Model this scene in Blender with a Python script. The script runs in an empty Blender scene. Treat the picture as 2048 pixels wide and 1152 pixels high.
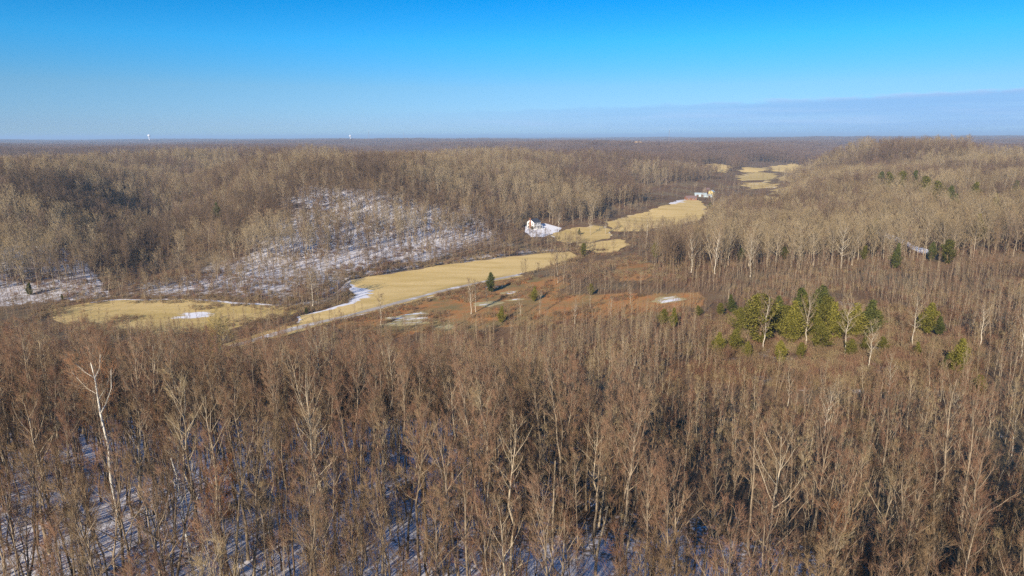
import bpy, math, random
import numpy as np
from mathutils import Vector, Matrix
from mathutils.geometry import delaunay_2d_cdt
rng = np.random.default_rng(7)
random.seed(7)
PI = math.pi
S = bpy.context.scene
COL = S.collection

# ------------------------------------------------------------------ camera
CAMZ = 80.0
PITCH = math.radians(12.55); ROLL = math.radians(-0.22); FPX = 1366.0
_F = np.array([0, math.cos(PITCH), -math.sin(PITCH)]); _R0 = np.array([1., 0, 0]); _U0 = np.array([0, math.sin(PITCH), math.cos(PITCH)])
_R = _R0*math.cos(ROLL) + _U0*math.sin(ROLL); _U = -_R0*math.sin(ROLL) + _U0*math.cos(ROLL)
cam_d = bpy.data.cameras.new('camera'); cam = bpy.data.objects.new('camera', cam_d); COL.objects.link(cam)
cam_d.sensor_width = 36.0; cam_d.lens = 36.0*FPX/2048.0; cam_d.clip_start = 0.5; cam_d.clip_end = 90000
M = Matrix(((_R[0], _U[0], -_F[0], 0), (_R[1], _U[1], -_F[1], 0), (_R[2], _U[2], -_F[2], CAMZ), (0, 0, 0, 1)))
cam.matrix_world = M
S.camera = cam

# ------------------------------------------------------------------ light
SUN_EL = math.radians(22); SUN_AZ = math.radians(25)      # light travels 25 deg right of straight ahead
to_sun = Vector((-math.sin(SUN_AZ)*math.cos(SUN_EL), -math.cos(SUN_AZ)*math.cos(SUN_EL), math.sin(SUN_EL)))
sd = bpy.data.lights.new('sun', 'SUN'); sd.energy = 5.0; sd.angle = math.radians(0.5); sd.color = (1.0, 0.87, 0.70)
so = bpy.data.objects.new('sun', sd); COL.objects.link(so); so.rotation_euler = to_sun.to_track_quat('Z', 'Y').to_euler()
S.view_settings.view_transform = 'Standard'; S.view_settings.look = 'None'; S.view_settings.gamma = 1.0
S.view_settings.use_curve_mapping = False; S.view_settings.exposure = 0.75
cy = S.cycles
cy.max_bounces = 3; cy.diffuse_bounces = 2; cy.glossy_bounces = 1; cy.transmission_bounces = 2; cy.volume_bounces = 0; cy.transparent_max_bounces = 8
cy.use_denoising = False; cy.caustics_reflective = False; cy.caustics_refractive = False

W = bpy.data.worlds.new('World'); S.world = W; W.use_nodes = True
nt = W.node_tree; N = nt.nodes; L = nt.links; N.clear()
def mk(tree, kind, **kw):
    n = tree.nodes.new(kind)
    for k, v in kw.items():
        if k.startswith('i_'): n.inputs[k[2:].replace('_', ' ')].default_value = v
        else: setattr(n, k, v)
    return n
def mth(tree, op, a, b=None, c=None, clamp=False):
    n = tree.nodes.new('ShaderNodeMath'); n.operation = op; n.use_clamp = clamp
    for i, v in enumerate((a, b, c)):
        if v is None: continue
        if isinstance(v, (int, float)): n.inputs[i].default_value = v
        else: tree.links.new(v, n.inputs[i])
    return n.outputs[0]
def mrange(tree, v, a, b, c=0.0, d=1.0, smooth=True):
    n = tree.nodes.new('ShaderNodeMapRange'); n.interpolation_type = 'SMOOTHSTEP' if smooth else 'LINEAR'
    tree.links.new(v, n.inputs[0])
    for i, x in zip((1, 2, 3, 4), (a, b, c, d)): n.inputs[i].default_value = x
    return n.outputs[0]
def mixc(tree, f, a, b, mode='MIX'):
    n = tree.nodes.new('ShaderNodeMix'); n.data_type = 'RGBA'; n.blend_type = mode
    for i, v in ((0, f), (6, a), (7, b)):
        if isinstance(v, (int, float)): n.inputs[i].default_value = v
        elif isinstance(v, tuple): n.inputs[i].default_value = v if len(v) == 4 else v + (1,)
        else: tree.links.new(v, n.inputs[i])
    return n.outputs[2]
sky = mk(nt, 'ShaderNodeTexSky', sky_type='NISHITA', sun_disc=False, sun_elevation=SUN_EL, sun_rotation=PI + SUN_AZ,
         altitude=300, air_density=1.0, dust_density=0.0, ozone_density=6.0)
tint = mixc(nt, 1.0, sky.outputs[0], (0.74, 1.0, 1.13), 'MULTIPLY')
hs = mk(nt, 'ShaderNodeHueSaturation', i_Hue=0.5, i_Saturation=1.1, i_Value=1.0); L.new(tint, hs.inputs['Color'])
tc = mk(nt, 'ShaderNodeTexCoord'); sx = mk(nt, 'ShaderNodeSeparateXYZ'); L.new(tc.outputs['Generated'], sx.inputs[0])
elev = mth(nt, 'ARCSINE', sx.outputs[2]); azim = mth(nt, 'ARCTAN2', sx.outputs[0], sx.outputs[1])
cmb = mk(nt, 'ShaderNodeCombineXYZ')
L.new(mth(nt, 'MULTIPLY', azim, 5.0), cmb.inputs[0]); L.new(mth(nt, 'MULTIPLY', elev, 90.0), cmb.inputs[1])
n1 = mk(nt, 'ShaderNodeTexNoise', i_Scale=1.0, i_Detail=6.0, i_Roughness=0.55); L.new(cmb.outputs[0], n1.inputs['Vector'])
cmb2 = mk(nt, 'ShaderNodeCombineXYZ'); L.new(mth(nt, 'MULTIPLY', azim, 26.0), cmb2.inputs[0]); L.new(mth(nt, 'MULTIPLY', elev, 160.0), cmb2.inputs[1])
n2 = mk(nt, 'ShaderNodeTexNoise', i_Scale=1.0, i_Detail=5.0, i_Roughness=0.6); L.new(cmb2.outputs[0], n2.inputs['Vector'])
# upper edge of the cloud bank climbs to the right: 1.9 deg dead ahead, about 3.4 deg at 36 deg to the right
rmp = nt.nodes.new('ShaderNodeValToRGB'); L.new(mth(nt, 'DIVIDE', elev, math.radians(20)), rmp.inputs[0]); re_ = rmp.color_ramp.elements
for i, (p_, c_) in enumerate([(0.0, (0.58,0.62,0.82)), (0.045, (0.60,0.58,0.80)), (0.19, (0.72,0.66,0.72)), (0.36, (0.33,0.78,0.86)), (0.55, (-0.05,0.67,0.80)), (0.8, (0.35,0.76,0.82)), (1.0, (0.62,0.84,0.86))]):
    el = re_[i] if i < 2 else re_.new(p_)
    el.position = p_; el.color = c_+(1,)
sky_c = mixc(nt, 1.0, hs.outputs[0], rmp.outputs[0], 'MULTIPLY')
edge = mth(nt, 'MULTIPLY_ADD', azim, math.radians(0.85)/math.radians(35.8), math.radians(2.15))
e2 = mth(nt, 'ADD', edge, mth(nt, 'MULTIPLY', mth(nt, 'SUBTRACT', n2.outputs[0], 0.5), math.radians(0.75)))
dlt = mth(nt, 'SUBTRACT', e2, elev)
body = mrange(nt, dlt, 0.0, math.radians(0.28))
lay = mk(nt, 'ShaderNodeTexNoise', i_Scale=1.0, i_Detail=4.0, i_Roughness=0.5); cm3 = mk(nt, 'ShaderNodeCombineXYZ'); L.new(mth(nt, 'MULTIPLY', azim, 3.0), cm3.inputs[0]); L.new(mth(nt, 'MULTIPLY', mth(nt, 'SUBTRACT', elev, mth(nt, 'MULTIPLY', azim, 0.02)), 110.0), cm3.inputs[1]); L.new(cm3.outputs[0], lay.inputs['Vector'])
body = mth(nt, 'MULTIPLY', body, mrange(nt, lay.outputs[0], 0.3, 0.6, 0.7, 1.0))
body = mth(nt, 'MULTIPLY', body, mrange(nt, azim, -0.35, 0.55, 0.0, 1.0))
rim = mth(nt, 'MULTIPLY', mrange(nt, dlt, math.radians(-0.12), math.radians(0.08)), mrange(nt, dlt, math.radians(0.1), math.radians(0.5), 1.0, 0.0))
rim = mth(nt, 'MULTIPLY', rim, mth(nt, 'MULTIPLY', mrange(nt, n2.outputs[0], 0.35, 0.6), mrange(nt, azim, 0.12, 0.5, 0.0, 0.4)))
c1 = mixc(nt, mth(nt, 'MULTIPLY', body, 0.62), sky_c, (1.75, 3.2, 6.0))
veil = mth(nt, 'MULTIPLY', mrange(nt, n1.outputs[0], 0.42, 0.68), mrange(nt, dlt, math.radians(0.3), math.radians(1.0)))
veil = mth(nt, 'MULTIPLY', veil, mth(nt, 'MULTIPLY', mrange(nt, azim, -0.5, 0.15), mrange(nt, elev, 0.0, 0.02)))
c2 = mixc(nt, mth(nt, 'MULTIPLY', veil, 0.5), c1, (3.2, 4.7, 7.0))
c3 = mixc(nt, rim, c2, (3.6, 4.6, 6.6))
bg = mk(nt, 'ShaderNodeBackground', i_Strength=0.085); L.new(c3, bg.inputs[0])
wo = mk(nt, 'ShaderNodeOutputWorld'); L.new(bg.outputs[0], wo.inputs[0])

# ------------------------------------------------------------------ projection helpers (a pixel of the 2048 px photo -> a point of the place)
def ray(px, py): return (px-1024)/FPX*_R + (576-py)/FPX*_U + _F
def atY(px, py, Y): d = ray(px, py); return d*(Y/d[1]) + np.array([0, 0, CAMZ])
def atZ(px, py, Z): d = ray(px, py); return d*((Z-CAMZ)/d[2]) + np.array([0, 0, CAMZ])

# ------------------------------------------------------------------ noise
_perm = np.random.default_rng(3).random((256, 256))
def vnoise(x, y):
    x = np.asarray(x, float); y = np.asarray(y, float)
    xi = np.floor(x).astype(np.int64); yi = np.floor(y).astype(np.int64); fx = x-xi; fy = y-yi
    fx = fx*fx*(3-2*fx); fy = fy*fy*(3-2*fy)
    a = _perm[xi & 255, yi & 255]; b = _perm[(xi+1) & 255, yi & 255]; c = _perm[xi & 255, (yi+1) & 255]; d = _perm[(xi+1) & 255, (yi+1) & 255]
    return (a*(1-fx)+b*fx)*(1-fy) + (c*(1-fx)+d*fx)*fy
def fbm(x, y, o=4):
    s = 0; a = 0.5; t = 0
    for i in range(o):
        s = s + a*vnoise(np.asarray(x)*2**i + 17.3*i, np.asarray(y)*2**i + 9.1*i); t += a; a *= 0.5
    return s/t
def sstep(a, b, x):
    t = np.clip((np.asarray(x, float)-a)/(b-a), 0, 1); return t*t*(3-2*t)

# ------------------------------------------------------------------ terrain heights
cp = []
for px, py, z in [(150,640,2),(350,625,1),(550,625,1),(250,597,2),(700,600,0),(800,575,0),(750,560,0.3),(1000,530,0),(1130,512,0),(1050,550,0.5),
                  (620,640,0.5),(860,600,1),(960,567,1),(1070,470,4),(1160,462,2),(1120,490,0.5),(1190,480,0),(1250,435,0),(1350,418,1),(1385,402,2),
                  (1500,400,3),(1450,410,2),(1410,330,8),(1500,352,6),(1560,335,8),(1640,350,9),(850,545,1),(640,600,1.5),(560,600,2),(450,592,3),(50,602,3),
                  (1000,508,1.5),(900,523,1.5),(1080,500,1),(1330,600,13),(1200,600,8),(1100,640,8),(900,620,3),(850,640,3),(1000,595,4),(1240,545,10),(1100,590,5),
                  (1300,388,6),(1200,425,5)]:
    p = atZ(px, py, z); cp.append(p)
for px, py, Y in [(650,372,580),(700,470,480),(700,420,530),(930,440,560),(820,400,570),(820,470,500),(50,500,390),(560,470,480),(570,400,560),(120,540,355),
                  (300,480,560),(1260,530,350),(1500,550,310),(1900,545,310),(1700,548,315),(1800,480,400),(1690,690,170),(1480,690,170),(1950,690,180),(1700,800,125),(2040,600,240),
                  (1350,700,165),(240,1050,75),(300,850,105)]:
    cp.append(atY(px, py, Y))
cp += [(x, y, z) for x, y, z in [
    (0,-60,42),(-90,-40,42),(90,-40,42),(0,20,40),(-60,30,40),(60,30,39),(0,60,37),(50,60,35),(-90,70,38),(90,70,33),(0,100,31),(45,90,32),(-110,110,33),(-60,130,24),(0,140,20),(-110,160,15),(-60,170,11),(0,180,10),
    (-180,140,26),(-200,200,9),(-110,220,3),(-60,240,2),(0,235,4),(120,120,28),(60,140,23),(60,200,16),(130,220,20),(200,200,24),(230,150,30),
    (-330,330,8),(-400,420,26),(-330,470,26),(-420,600,38),(-225,400,3),(-240,450,4),(-265,520,6),(-300,600,9),(-345,690,16),(-300,395,24),(-330,450,38),(-365,530,44),(-410,640,46),(-175,470,26),(-190,540,38),(-230,640,42),(-270,720,40),(-330,800,26),(-150,700,42),(-100,640,43),(-170,640,41),(-60,700,40),(0,620,22),(30,640,20),
    (0,760,36),(60,780,26),(100,900,32),(-100,900,42),(-300,1000,40),(-600,900,38),(0,1100,34),(160,1000,20),(230,1150,22),(300,1350,28),(100,1400,24),(-500,1500,22),(300,1650,30),(-100,1600,24),
    (420,1050,8),(380,950,6),(320,870,4),(180,780,2),(620,1250,18),(560,1100,36),(480,1000,54),(430,880,26),(350,760,20),(520,900,52),(600,1000,44),(720,1200,30),(620,850,42),(500,700,36),(395,700,32),(330,620,24),
    (260,520,18),(350,480,24),(450,450,34),(500,560,36),(300,330,21),(350,260,30),(200,640,5),(240,720,5),(160,560,5),(120,500,4),(150,420,9),(90,420,4),(200,360,16),(800,900,46),(900,1300,34),(620,600,44),
    (520,1180,8),(560,1350,7),(720,1700,12),(760,1500,30),(500,1600,12),(900,1800,34),(1200,1500,38),(-500,1200,24),(0,1300,25),(-900,1300,22)]]
cp = np.array([tuple(p) for p in cp], float)
_c2 = 35.0**2
def _phi(d2): return np.sqrt(d2 + _c2)
_sc = 1.0
d2 = ((cp[:, None, :2]-cp[None, :, :2])**2).sum(-1)
A = np.zeros((len(cp)+3, len(cp)+3)); A[:len(cp), :len(cp)] = _phi(d2) - np.eye(len(cp))*12.0
Pm = np.c_[np.ones(len(cp)), cp[:, :2]/1000]; A[:len(cp), len(cp):] = Pm; A[len(cp):, :len(cp)] = Pm.T
_w = np.linalg.solve(A, np.r_[cp[:, 2], 0, 0, 0])
def height(x, y):
    x = np.asarray(x, float).ravel(); y = np.asarray(y, float).ravel(); out = np.empty(len(x))
    r = np.hypot(x, y)
    nearm = sstep(1900, 1350, r)
    far = 24 + 46*(fbm(x/1100+3.1, y/1100+1.7, 3)-0.5) + 16*(fbm(x/330, y/330, 3)-0.5)
    far = far + 26*sstep(9000, 26000, r)*(fbm(x/4200+9, y/4200, 3)-0.25)
    # the main valley goes on to the right and back
    vx = 620 + (y-1500)*0.55; far = far - 26*np.exp(-((x-vx)/170)**2)*sstep(5200, 2200, r)
    vx2 = -300 + (y-2300)*(-0.35); far = far - 16*np.exp(-((x-vx2)/300)**2)*sstep(6000, 2000, r)
    nz = np.zeros(len(x)); idx = np.nonzero(nearm > 0)[0]
    for k in range(0, len(idx), 20000):
        i = idx[k:k+20000]
        dd = (x[i][:, None]-cp[None, :, 0])**2 + (y[i][:, None]-cp[None, :, 1])**2
        nz[i] = _phi(dd)@_w[:len(cp)] + _w[-3] + _w[-2]*x[i]/1000 + _w[-1]*y[i]/1000
    nz = np.maximum(nz, -0.5 + 0.02*nz)
    hill = sstep(4, 16, nz)
    nz = nz + hill*(2.6*(fbm(x/26, y/26, 3)-0.5) + (11+22*sstep(560, 900, r))*(fbm(x/150+5, y/150, 3)-0.5)*sstep(330, 560, r))
    return nz*nearm + far*(1-nearm)
def h1(x, y): return float(height([x], [y])[0])
def hit(px, py, t0=30.0, t1=4000.0):
    """where the sight line through a pixel meets the ground"""
    d = ray(px, py); t = np.concatenate([np.arange(t0, 400, 1.0), np.arange(400, t1, 4.0)]); P = d[None]*t[:, None]
    z = P[:, 2]+CAMZ - height(P[:, 0], P[:, 1]); k = np.argmax(z < 0)
    if z[k] >= 0: k = len(t)-1
    a = P[k-1]; b = P[k]; f = z[k-1]/(z[k-1]-z[k]+1e-9); q = a+(b-a)*f
    return np.array([q[0], q[1], h1(q[0], q[1])])

# ------------------------------------------------------------------ object helpers
def tag(o, label=None, cat=None, group=None, kind=None):
    if label: o['label'] = label
    if cat: o['category'] = cat
    if group: o['group'] = group
    if kind: o['kind'] = kind
    return o
def empty(name, loc=(0, 0, 0), rz=0.0):
    o = bpy.data.objects.new(name, None); COL.objects.link(o); o.location = loc; o.rotation_euler = (0, 0, rz); o.empty_display_size = 0.5; return o
def mesh_from(name, V, Fc, mats, midx=None, smooth=False):
    """V (n,3); Fc list of (m,k) int arrays (k = 3 or 4)"""
    me = bpy.data.meshes.new(name); V = np.asarray(V, np.float32); Fc = [np.asarray(f, np.int32) for f in Fc if len(f)]
    me.vertices.add(len(V)); me.vertices.foreach_set('co', V.ravel())
    tot = np.concatenate([np.full(len(f), f.shape[1], np.int32) for f in Fc]); lv = np.concatenate([f.ravel() for f in Fc])
    me.loops.add(len(lv)); me.loops.foreach_set('vertex_index', lv)
    me.polygons.add(len(tot)); st = np.r_[0, np.cumsum(tot)[:-1]].astype(np.int32)
    me.polygons.foreach_set('loop_start', st); me.polygons.foreach_set('loop_total', tot)
    for m in mats: me.materials.append(m)
    if midx is not None: me.polygons.foreach_set('material_index', np.asarray(midx, np.int32))
    if smooth: me.polygons.foreach_set('use_smooth', np.ones(len(tot), bool))
    me.update(calc_edges=True); return me
def obj(name, me, parent=None, loc=(0, 0, 0)):
    o = bpy.data.objects.new(name, me); COL.objects.link(o)
    if parent: o.parent = parent
    o.location = loc; return o
class MB:
    def __init__(s): s.v = []; s.f = []; s.n = 0
    def add(s, v, f): s.v += [tuple(a) for a in v]; s.f += [tuple(i+s.n for i in a) for a in f]; s.n = len(s.v); return s
    def box(s, x0, y0, z0, x1, y1, z1):
        v = [(x0,y0,z0),(x1,y0,z0),(x1,y1,z0),(x0,y1,z0),(x0,y0,z1),(x1,y0,z1),(x1,y1,z1),(x0,y1,z1)]
        return s.add(v, [(0,3,2,1),(4,5,6,7),(0,1,5,4),(1,2,6,5),(2,3,7,6),(3,0,4,7)])
    def lathe(s, prof, n=16, cx=0, cy_=0):
        v = []; f = []
        for r, z in prof:
            for k in range(n): a = 2*PI*k/n; v.append((cx+r*math.cos(a), cy_+r*math.sin(a), z))
        for i in range(len(prof)-1):
            for k in range(n): f.append((i*n+k, i*n+(k+1) % n, (i+1)*n+(k+1) % n, (i+1)*n+k))
        return s.add(v, f)
    def bar(s, a, b, r, n=4):
        a = Vector(a); b = Vector(b); d = (b-a).normalized(); u = d.orthogonal().normalized(); w = d.cross(u); v = []
        for p in (a, b):
            for k in range(n): t = 2*PI*k/n; v.append(tuple(p+u*math.cos(t)*r+w*math.sin(t)*r))
        f = [(k, (k+1) % n, n+(k+1) % n, n+k) for k in range(n)] + [tuple(range(n))[::-1], tuple(range(n, 2*n))]
        return s.add(v, f)
    def build(s, name, mat, parent=None, loc=(0, 0, 0)):
        me = bpy.data.meshes.new(name); me.from_pydata(s.v, [], s.f); me.materials.append(mat); me.update(); return obj(name, me, parent, loc)

# ------------------------------------------------------------------ materials
def new_mat(name):
    m = bpy.data.materials.new(name); m.use_nodes = True; t = m.node_tree; t.nodes.clear()
    out = t.nodes.new('ShaderNodeOutputMaterial'); b = t.nodes.new('ShaderNodeBsdfDiffuse'); t.links.new(b.outputs[0], out.inputs[0]); return m, t, b
def bark_mat(name, c1, c2, scale=0.8, tint=None):
    """bark: mottled along the trunk, each tree a little different, base browner than the top"""
    m, t, b = new_mat(name); oi = t.nodes.new('ShaderNodeObjectInfo'); co = t.nodes.new('ShaderNodeTexCoord')
    mp = mk(t, 'ShaderNodeMapping'); mp.inputs['Scale'].default_value = (3, 3, 0.9); t.links.new(co.outputs['Object'], mp.inputs[0])
    n = mk(t, 'ShaderNodeTexNoise', i_Scale=scale, i_Detail=4.0, i_Roughness=0.7); t.links.new(mp.outputs[0], n.inputs['Vector'])
    f = mth(t, 'ADD', mrange(t, n.outputs[0], 0.35, 0.65), mth(t, 'MULTIPLY', mth(t, 'SUBTRACT', oi.outputs['Random'], 0.5), 0.9), clamp=True)
    t.links.new(mixc(t, f, c1, c2), b.inputs[0]); return m
def twig_mat(name, cols):
    """twigs: hue chosen per tree (its own random number) and drifting over tens of metres"""
    m, t, b = new_mat(name); oi = t.nodes.new('ShaderNodeObjectInfo')
    n = mk(t, 'ShaderNodeTexNoise', i_Scale=0.016, i_Detail=2.0); t.links.new(oi.outputs['Location'], n.inputs['Vector'])
    f = mth(t, 'ADD', mth(t, 'MULTIPLY', oi.outputs['Random'], 0.65), mth(t, 'MULTIPLY_ADD', n.outputs[0], 1.4, -0.52), clamp=True)
    r = t.nodes.new('ShaderNodeValToRGB'); t.links.new(f, r.inputs[0]); e = r.color_ramp.elements
    for i, c in enumerate(cols):
        el = e[i] if i < 2 else e.new(1.0)
        el.color = c + (1,)
    for i in range(len(cols)): e[i].position = i/(len(cols)-1)
    t.links.new(r.outputs[0], b.inputs[0]); return m
def leaf_mat(name, a, b_):
    m, t, b = new_mat(name); g = t.nodes.new('ShaderNodeNewGeometry'); oi = t.nodes.new('ShaderNodeObjectInfo')
    f = mth(t, 'ADD', mth(t, 'MULTIPLY', g.outputs['Random Per Island'], 0.7), mth(t, 'MULTIPLY', oi.outputs['Random'], 0.35), clamp=True)
    t.links.new(mixc(t, f, a, b_), b.inputs[0]); return m
def plain(name, c, rough=0.7, noise=0.12, sc=3.0):
    m = bpy.data.materials.new(name); m.use_nodes = True; t = m.node_tree; p = t.nodes['Principled BSDF']
    co = t.nodes.new('ShaderNodeTexCoord'); n = mk(t, 'ShaderNodeTexNoise', i_Scale=sc, i_Detail=4.0); t.links.new(co.outputs['Object'], n.inputs['Vector'])
    f = mrange(t, n.outputs[0], 0.3, 0.7, 1-noise, 1+noise); v = mk(t, 'ShaderNodeHueSaturation'); v.inputs['Color'].default_value = c + (1,)
    t.links.new(f, v.inputs['Value']); t.links.new(v.outputs[0], p.inputs['Base Color']); p.inputs['Roughness'].default_value = rough; return m

BARK = {
 'grey':  bark_mat('grey_bark', (0.13,0.10,0.07), (0.30,0.24,0.17)),
 'pale':  bark_mat('pale_bark', (0.22,0.175,0.12), (0.42,0.35,0.25)),
 'brown': bark_mat('brown_bark', (0.10,0.068,0.042), (0.23,0.16,0.10)),
 'white': bark_mat('white_bark', (0.26,0.22,0.16), (0.56,0.50,0.40), 1.6),
 'chalk': bark_mat('chalky_bark', (0.36,0.32,0.25), (0.70,0.66,0.57), 1.6),
}
TWIG = {
 'red':   twig_mat('red_brown_twigs', [(0.165,0.086,0.056), (0.235,0.132,0.083), (0.28,0.175,0.11)]),
 'brown': twig_mat('brown_twigs', [(0.16,0.10,0.058), (0.23,0.155,0.088), (0.30,0.215,0.125)]),
 'tan':   twig_mat('tan_twigs', [(0.22,0.155,0.08), (0.30,0.225,0.12), (0.36,0.28,0.16)]),
 'gold':  twig_mat('yellow_green_twigs', [(0.32,0.24,0.08), (0.36,0.28,0.10), (0.38,0.29,0.12)]),
 'rust':  twig_mat('rust_leaves', [(0.32,0.13,0.05), (0.40,0.18,0.07), (0.46,0.22,0.09)]),
 'far':   twig_mat('distant_twigs', [(0.13,0.085,0.068), (0.18,0.12,0.092), (0.22,0.155,0.118)]),
 'amber': twig_mat('amber_twigs', [(0.22,0.105,0.055), (0.27,0.135,0.07), (0.31,0.165,0.09)]),
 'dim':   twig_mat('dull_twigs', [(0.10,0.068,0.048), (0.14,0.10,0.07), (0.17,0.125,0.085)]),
}
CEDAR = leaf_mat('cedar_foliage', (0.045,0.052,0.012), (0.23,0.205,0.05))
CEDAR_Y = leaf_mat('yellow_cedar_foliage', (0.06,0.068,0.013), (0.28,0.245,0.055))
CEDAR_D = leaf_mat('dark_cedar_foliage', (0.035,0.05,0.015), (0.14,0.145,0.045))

# ------------------------------------------------------------------ tree builder (vectorised)
def tubes(P, Rr, sides):
    """P (n,k,3) polylines, Rr (n,k) radii -> verts, quads"""
    n, k, _ = P.shape; d = np.empty_like(P); d[:, :-1] = P[:, 1:]-P[:, :-1]; d[:, -1] = d[:, -2]
    d /= np.linalg.norm(d, axis=2, keepdims=True)+1e-9
    ref = np.where(np.abs(d[:, :1, 2:3]) > 0.9, np.array([[[1., 0, 0]]]), np.array([[[0., 0, 1.]]])); ref = np.repeat(ref, k, 1)
    u = np.cross(d, ref); u /= np.linalg.norm(u, axis=2, keepdims=True)+1e-9; w = np.cross(d, u)
    a = np.arange(sides)*2*PI/sides
    V = P[:, :, None] + Rr[:, :, None, None]*(u[:, :, None]*np.cos(a)[None, None, :, None] + w[:, :, None]*np.sin(a)[None, None, :, None])
    V = V.reshape(-1, 3); base = (np.arange(n)*k*sides)[:, None, None]; j = (np.arange(k-1)*sides)[None, :, None]; s = np.arange(sides)[None, None]
    s2 = (s+1) % sides; q = np.stack([base+j+s, base+j+s2, base+j+sides+s2, base+j+sides+s], -1).reshape(-1, 4)
    return V, q
def spikes(A_, B_, r):
    n = len(A_); d = B_-A_; d = d/(np.linalg.norm(d, axis=1, keepdims=True)+1e-9)
    ref = np.where(np.abs(d[:, 2:3]) > 0.9, np.array([[1., 0, 0]]), np.array([[0., 0, 1.]])); u = np.cross(d, ref); u /= np.linalg.norm(u, axis=1, keepdims=True); w = np.cross(d, u)
    V = np.empty((n, 4, 3)); r = np.broadcast_to(r, (n,))[:, None]
    for i in range(3): a = 2*PI*i/3; V[:, i] = A_ + r*(u*math.cos(a)+w*math.sin(a))
    V[:, 3] = B_
    b = (np.arange(n)*4)[:, None]; f = np.concatenate([b+np.array([[0, 1, 3]]), b+np.array([[1, 2, 3]]), b+np.array([[2, 0, 3]])])
    return V.reshape(-1, 3), f
def unit(v): return v/(np.linalg.norm(v, axis=-1, keepdims=True)+1e-9)
def branchlets(g, P, per, lo, hi, spread, up, Lf, r0):
    """children of polylines P (n,k,3): start point, direction, length"""
    n, k, _ = P.shape; s = g.uniform(lo, hi, (n, per)); s.sort(axis=1); i = np.minimum((s*(k-1)).astype(int), k-2); f = s*(k-1)-i
    rows = np.arange(n)[:, None]; a = P[rows, i]; b = P[rows, i+1]; st = a+(b-a)*f[..., None]; d = unit(b-a)
    rnd = unit(g.normal(size=d.shape)); rnd = unit(rnd - (rnd*d).sum(-1, keepdims=True)*d)
    dd = unit(d*math.cos(spread) + rnd*math.sin(spread) + np.array([0, 0, up])); ln = Lf*(1.15-s*0.7)*g.uniform(0.6, 1.3, s.shape)
    return st.reshape(-1, 3), dd.reshape(-1, 3), ln.ravel()
def poly(g, st, d, ln, k, bend_up, wob):
    n = len(st); P = np.empty((n, k, 3)); P[:, 0] = st; cur = d.copy(); seg = (ln/(k-1))[:, None]
    for j in range(1, k):
        cur = unit(cur + g.normal(size=cur.shape)*wob + np.array([0, 0, bend_up])); P[:, j] = P[:, j-1]+cur*seg
    return P
def tree_parts(seed, H, cb, spread, r0, n_limb, n_sub, n_twig, tw_len, tw_r, limb_ang=(0.5, 0.95), sides=5, lean=0.03, fork=False, up=0.22, ktw=0):
    """returns trunk (V,F), limbs (V,F), twigs (V,F)"""
    g = np.random.default_rng(seed); k = 9
    z = np.linspace(0, 1, k); tp = np.zeros((1, k, 3)); wob = np.cumsum(g.normal(size=(k, 2)), 0)*0.012*H; wob -= wob[0]
    la = g.uniform(0, 2*PI); tp[0, :, 2] = z*H*0.97; tp[0, :, :2] = wob + np.outer(z**1.3, [math.cos(la), math.sin(la)])*lean*H
    tr = (r0*(1-z*0.93)**0.8*(1+0.5*np.exp(-z*25)))[None]
    P0 = tp.copy(); P0[0, 0, 2] = -0.6
    tv, tq = tubes(P0, tr, sides)
    # limbs
    t = np.linspace(cb, 0.985, n_limb)+g.uniform(-0.02, 0.02, n_limb); t = np.clip(t, 0.1, 0.99)
    ii = np.minimum((t*(k-1)).astype(int), k-2); ff = t*(k-1)-ii; st = tp[0, ii]+(tp[0, ii+1]-tp[0, ii])*ff[:, None]
    az = np.arange(n_limb)*2.4+g.uniform(-0.5, 0.5, n_limb)+la; q = (t-cb)/(1-cb)
    prof = np.clip(np.sin(PI*np.clip(0.22+0.72*q, 0, 1))**0.7, 0.15, 1); ang = limb_ang[1]+(limb_ang[0]-limb_ang[1])*q + g.uniform(-0.12, 0.12, n_limb)
    d = np.c_[np.sin(ang)*np.cos(az), np.sin(ang)*np.sin(az), np.cos(ang)]; ln = spread*prof*g.uniform(0.75, 1.25, n_limb)/np.maximum(np.sin(ang), 0.45)
    LP = poly(g, st, d, ln, 6, 0.10, 0.09); lr0 = np.minimum(np.interp(t, z, tr[0])*0.62, 0.045*ln**0.8); LR = lr0[:, None]*np.linspace(1, 0.25, 6)[None]
    lv, lq = tubes(LP, LR, 4 if sides > 3 else 3)
    s_st, s_d, s_ln = branchlets(g, LP, n_sub, 0.15, 0.98, 0.72, up, spread*0.48, 0)
    SP = poly(g, s_st, s_d, s_ln, 4, 0.08, 0.12); SR = (0.011*s_ln**0.7*(r0/0.18)**0.5)[:, None]*np.linspace(1, 0.35, 4)[None]
    SR = np.maximum(SR, tw_r*1.1); sv, sq = tubes(SP, SR, 3)
    allb = SP
    tst, td, tl = branchlets(g, allb, n_twig, 0.1, 1.0, 0.65, up, tw_len, 0)
    # twigs on the leader and the limb tips too
    tst2, td2, tl2 = branchlets(g, LP, n_twig, 0.3, 1.0, 0.65, up, tw_len, 0)
    tst = np.r_[tst, tst2]; td = np.r_[td, td2]; tl = np.r_[tl, tl2]
    wv, wf = spikes(tst, tst+td*tl[:, None], tw_r)
    if ktw:
        # second order: finer twigs off each twig
        TP = np.stack([tst, tst+td*(tl*0.5)[:, None], tst+td*tl[:, None]], 1); a, b, c = branchlets(g, TP, ktw, 0.15, 0.95, 0.6, up, tw_len*0.55, 0)
        v2, f2 = spikes(a, a+b*c[:, None], tw_r*0.8); wf = np.r_[wf, f2+len(wv)]; wv = np.r_[wv, v2]
    return (tv, tq), (np.r_[lv, sv], [lq, sq+len(lv)]), (wv, wf)
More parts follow.
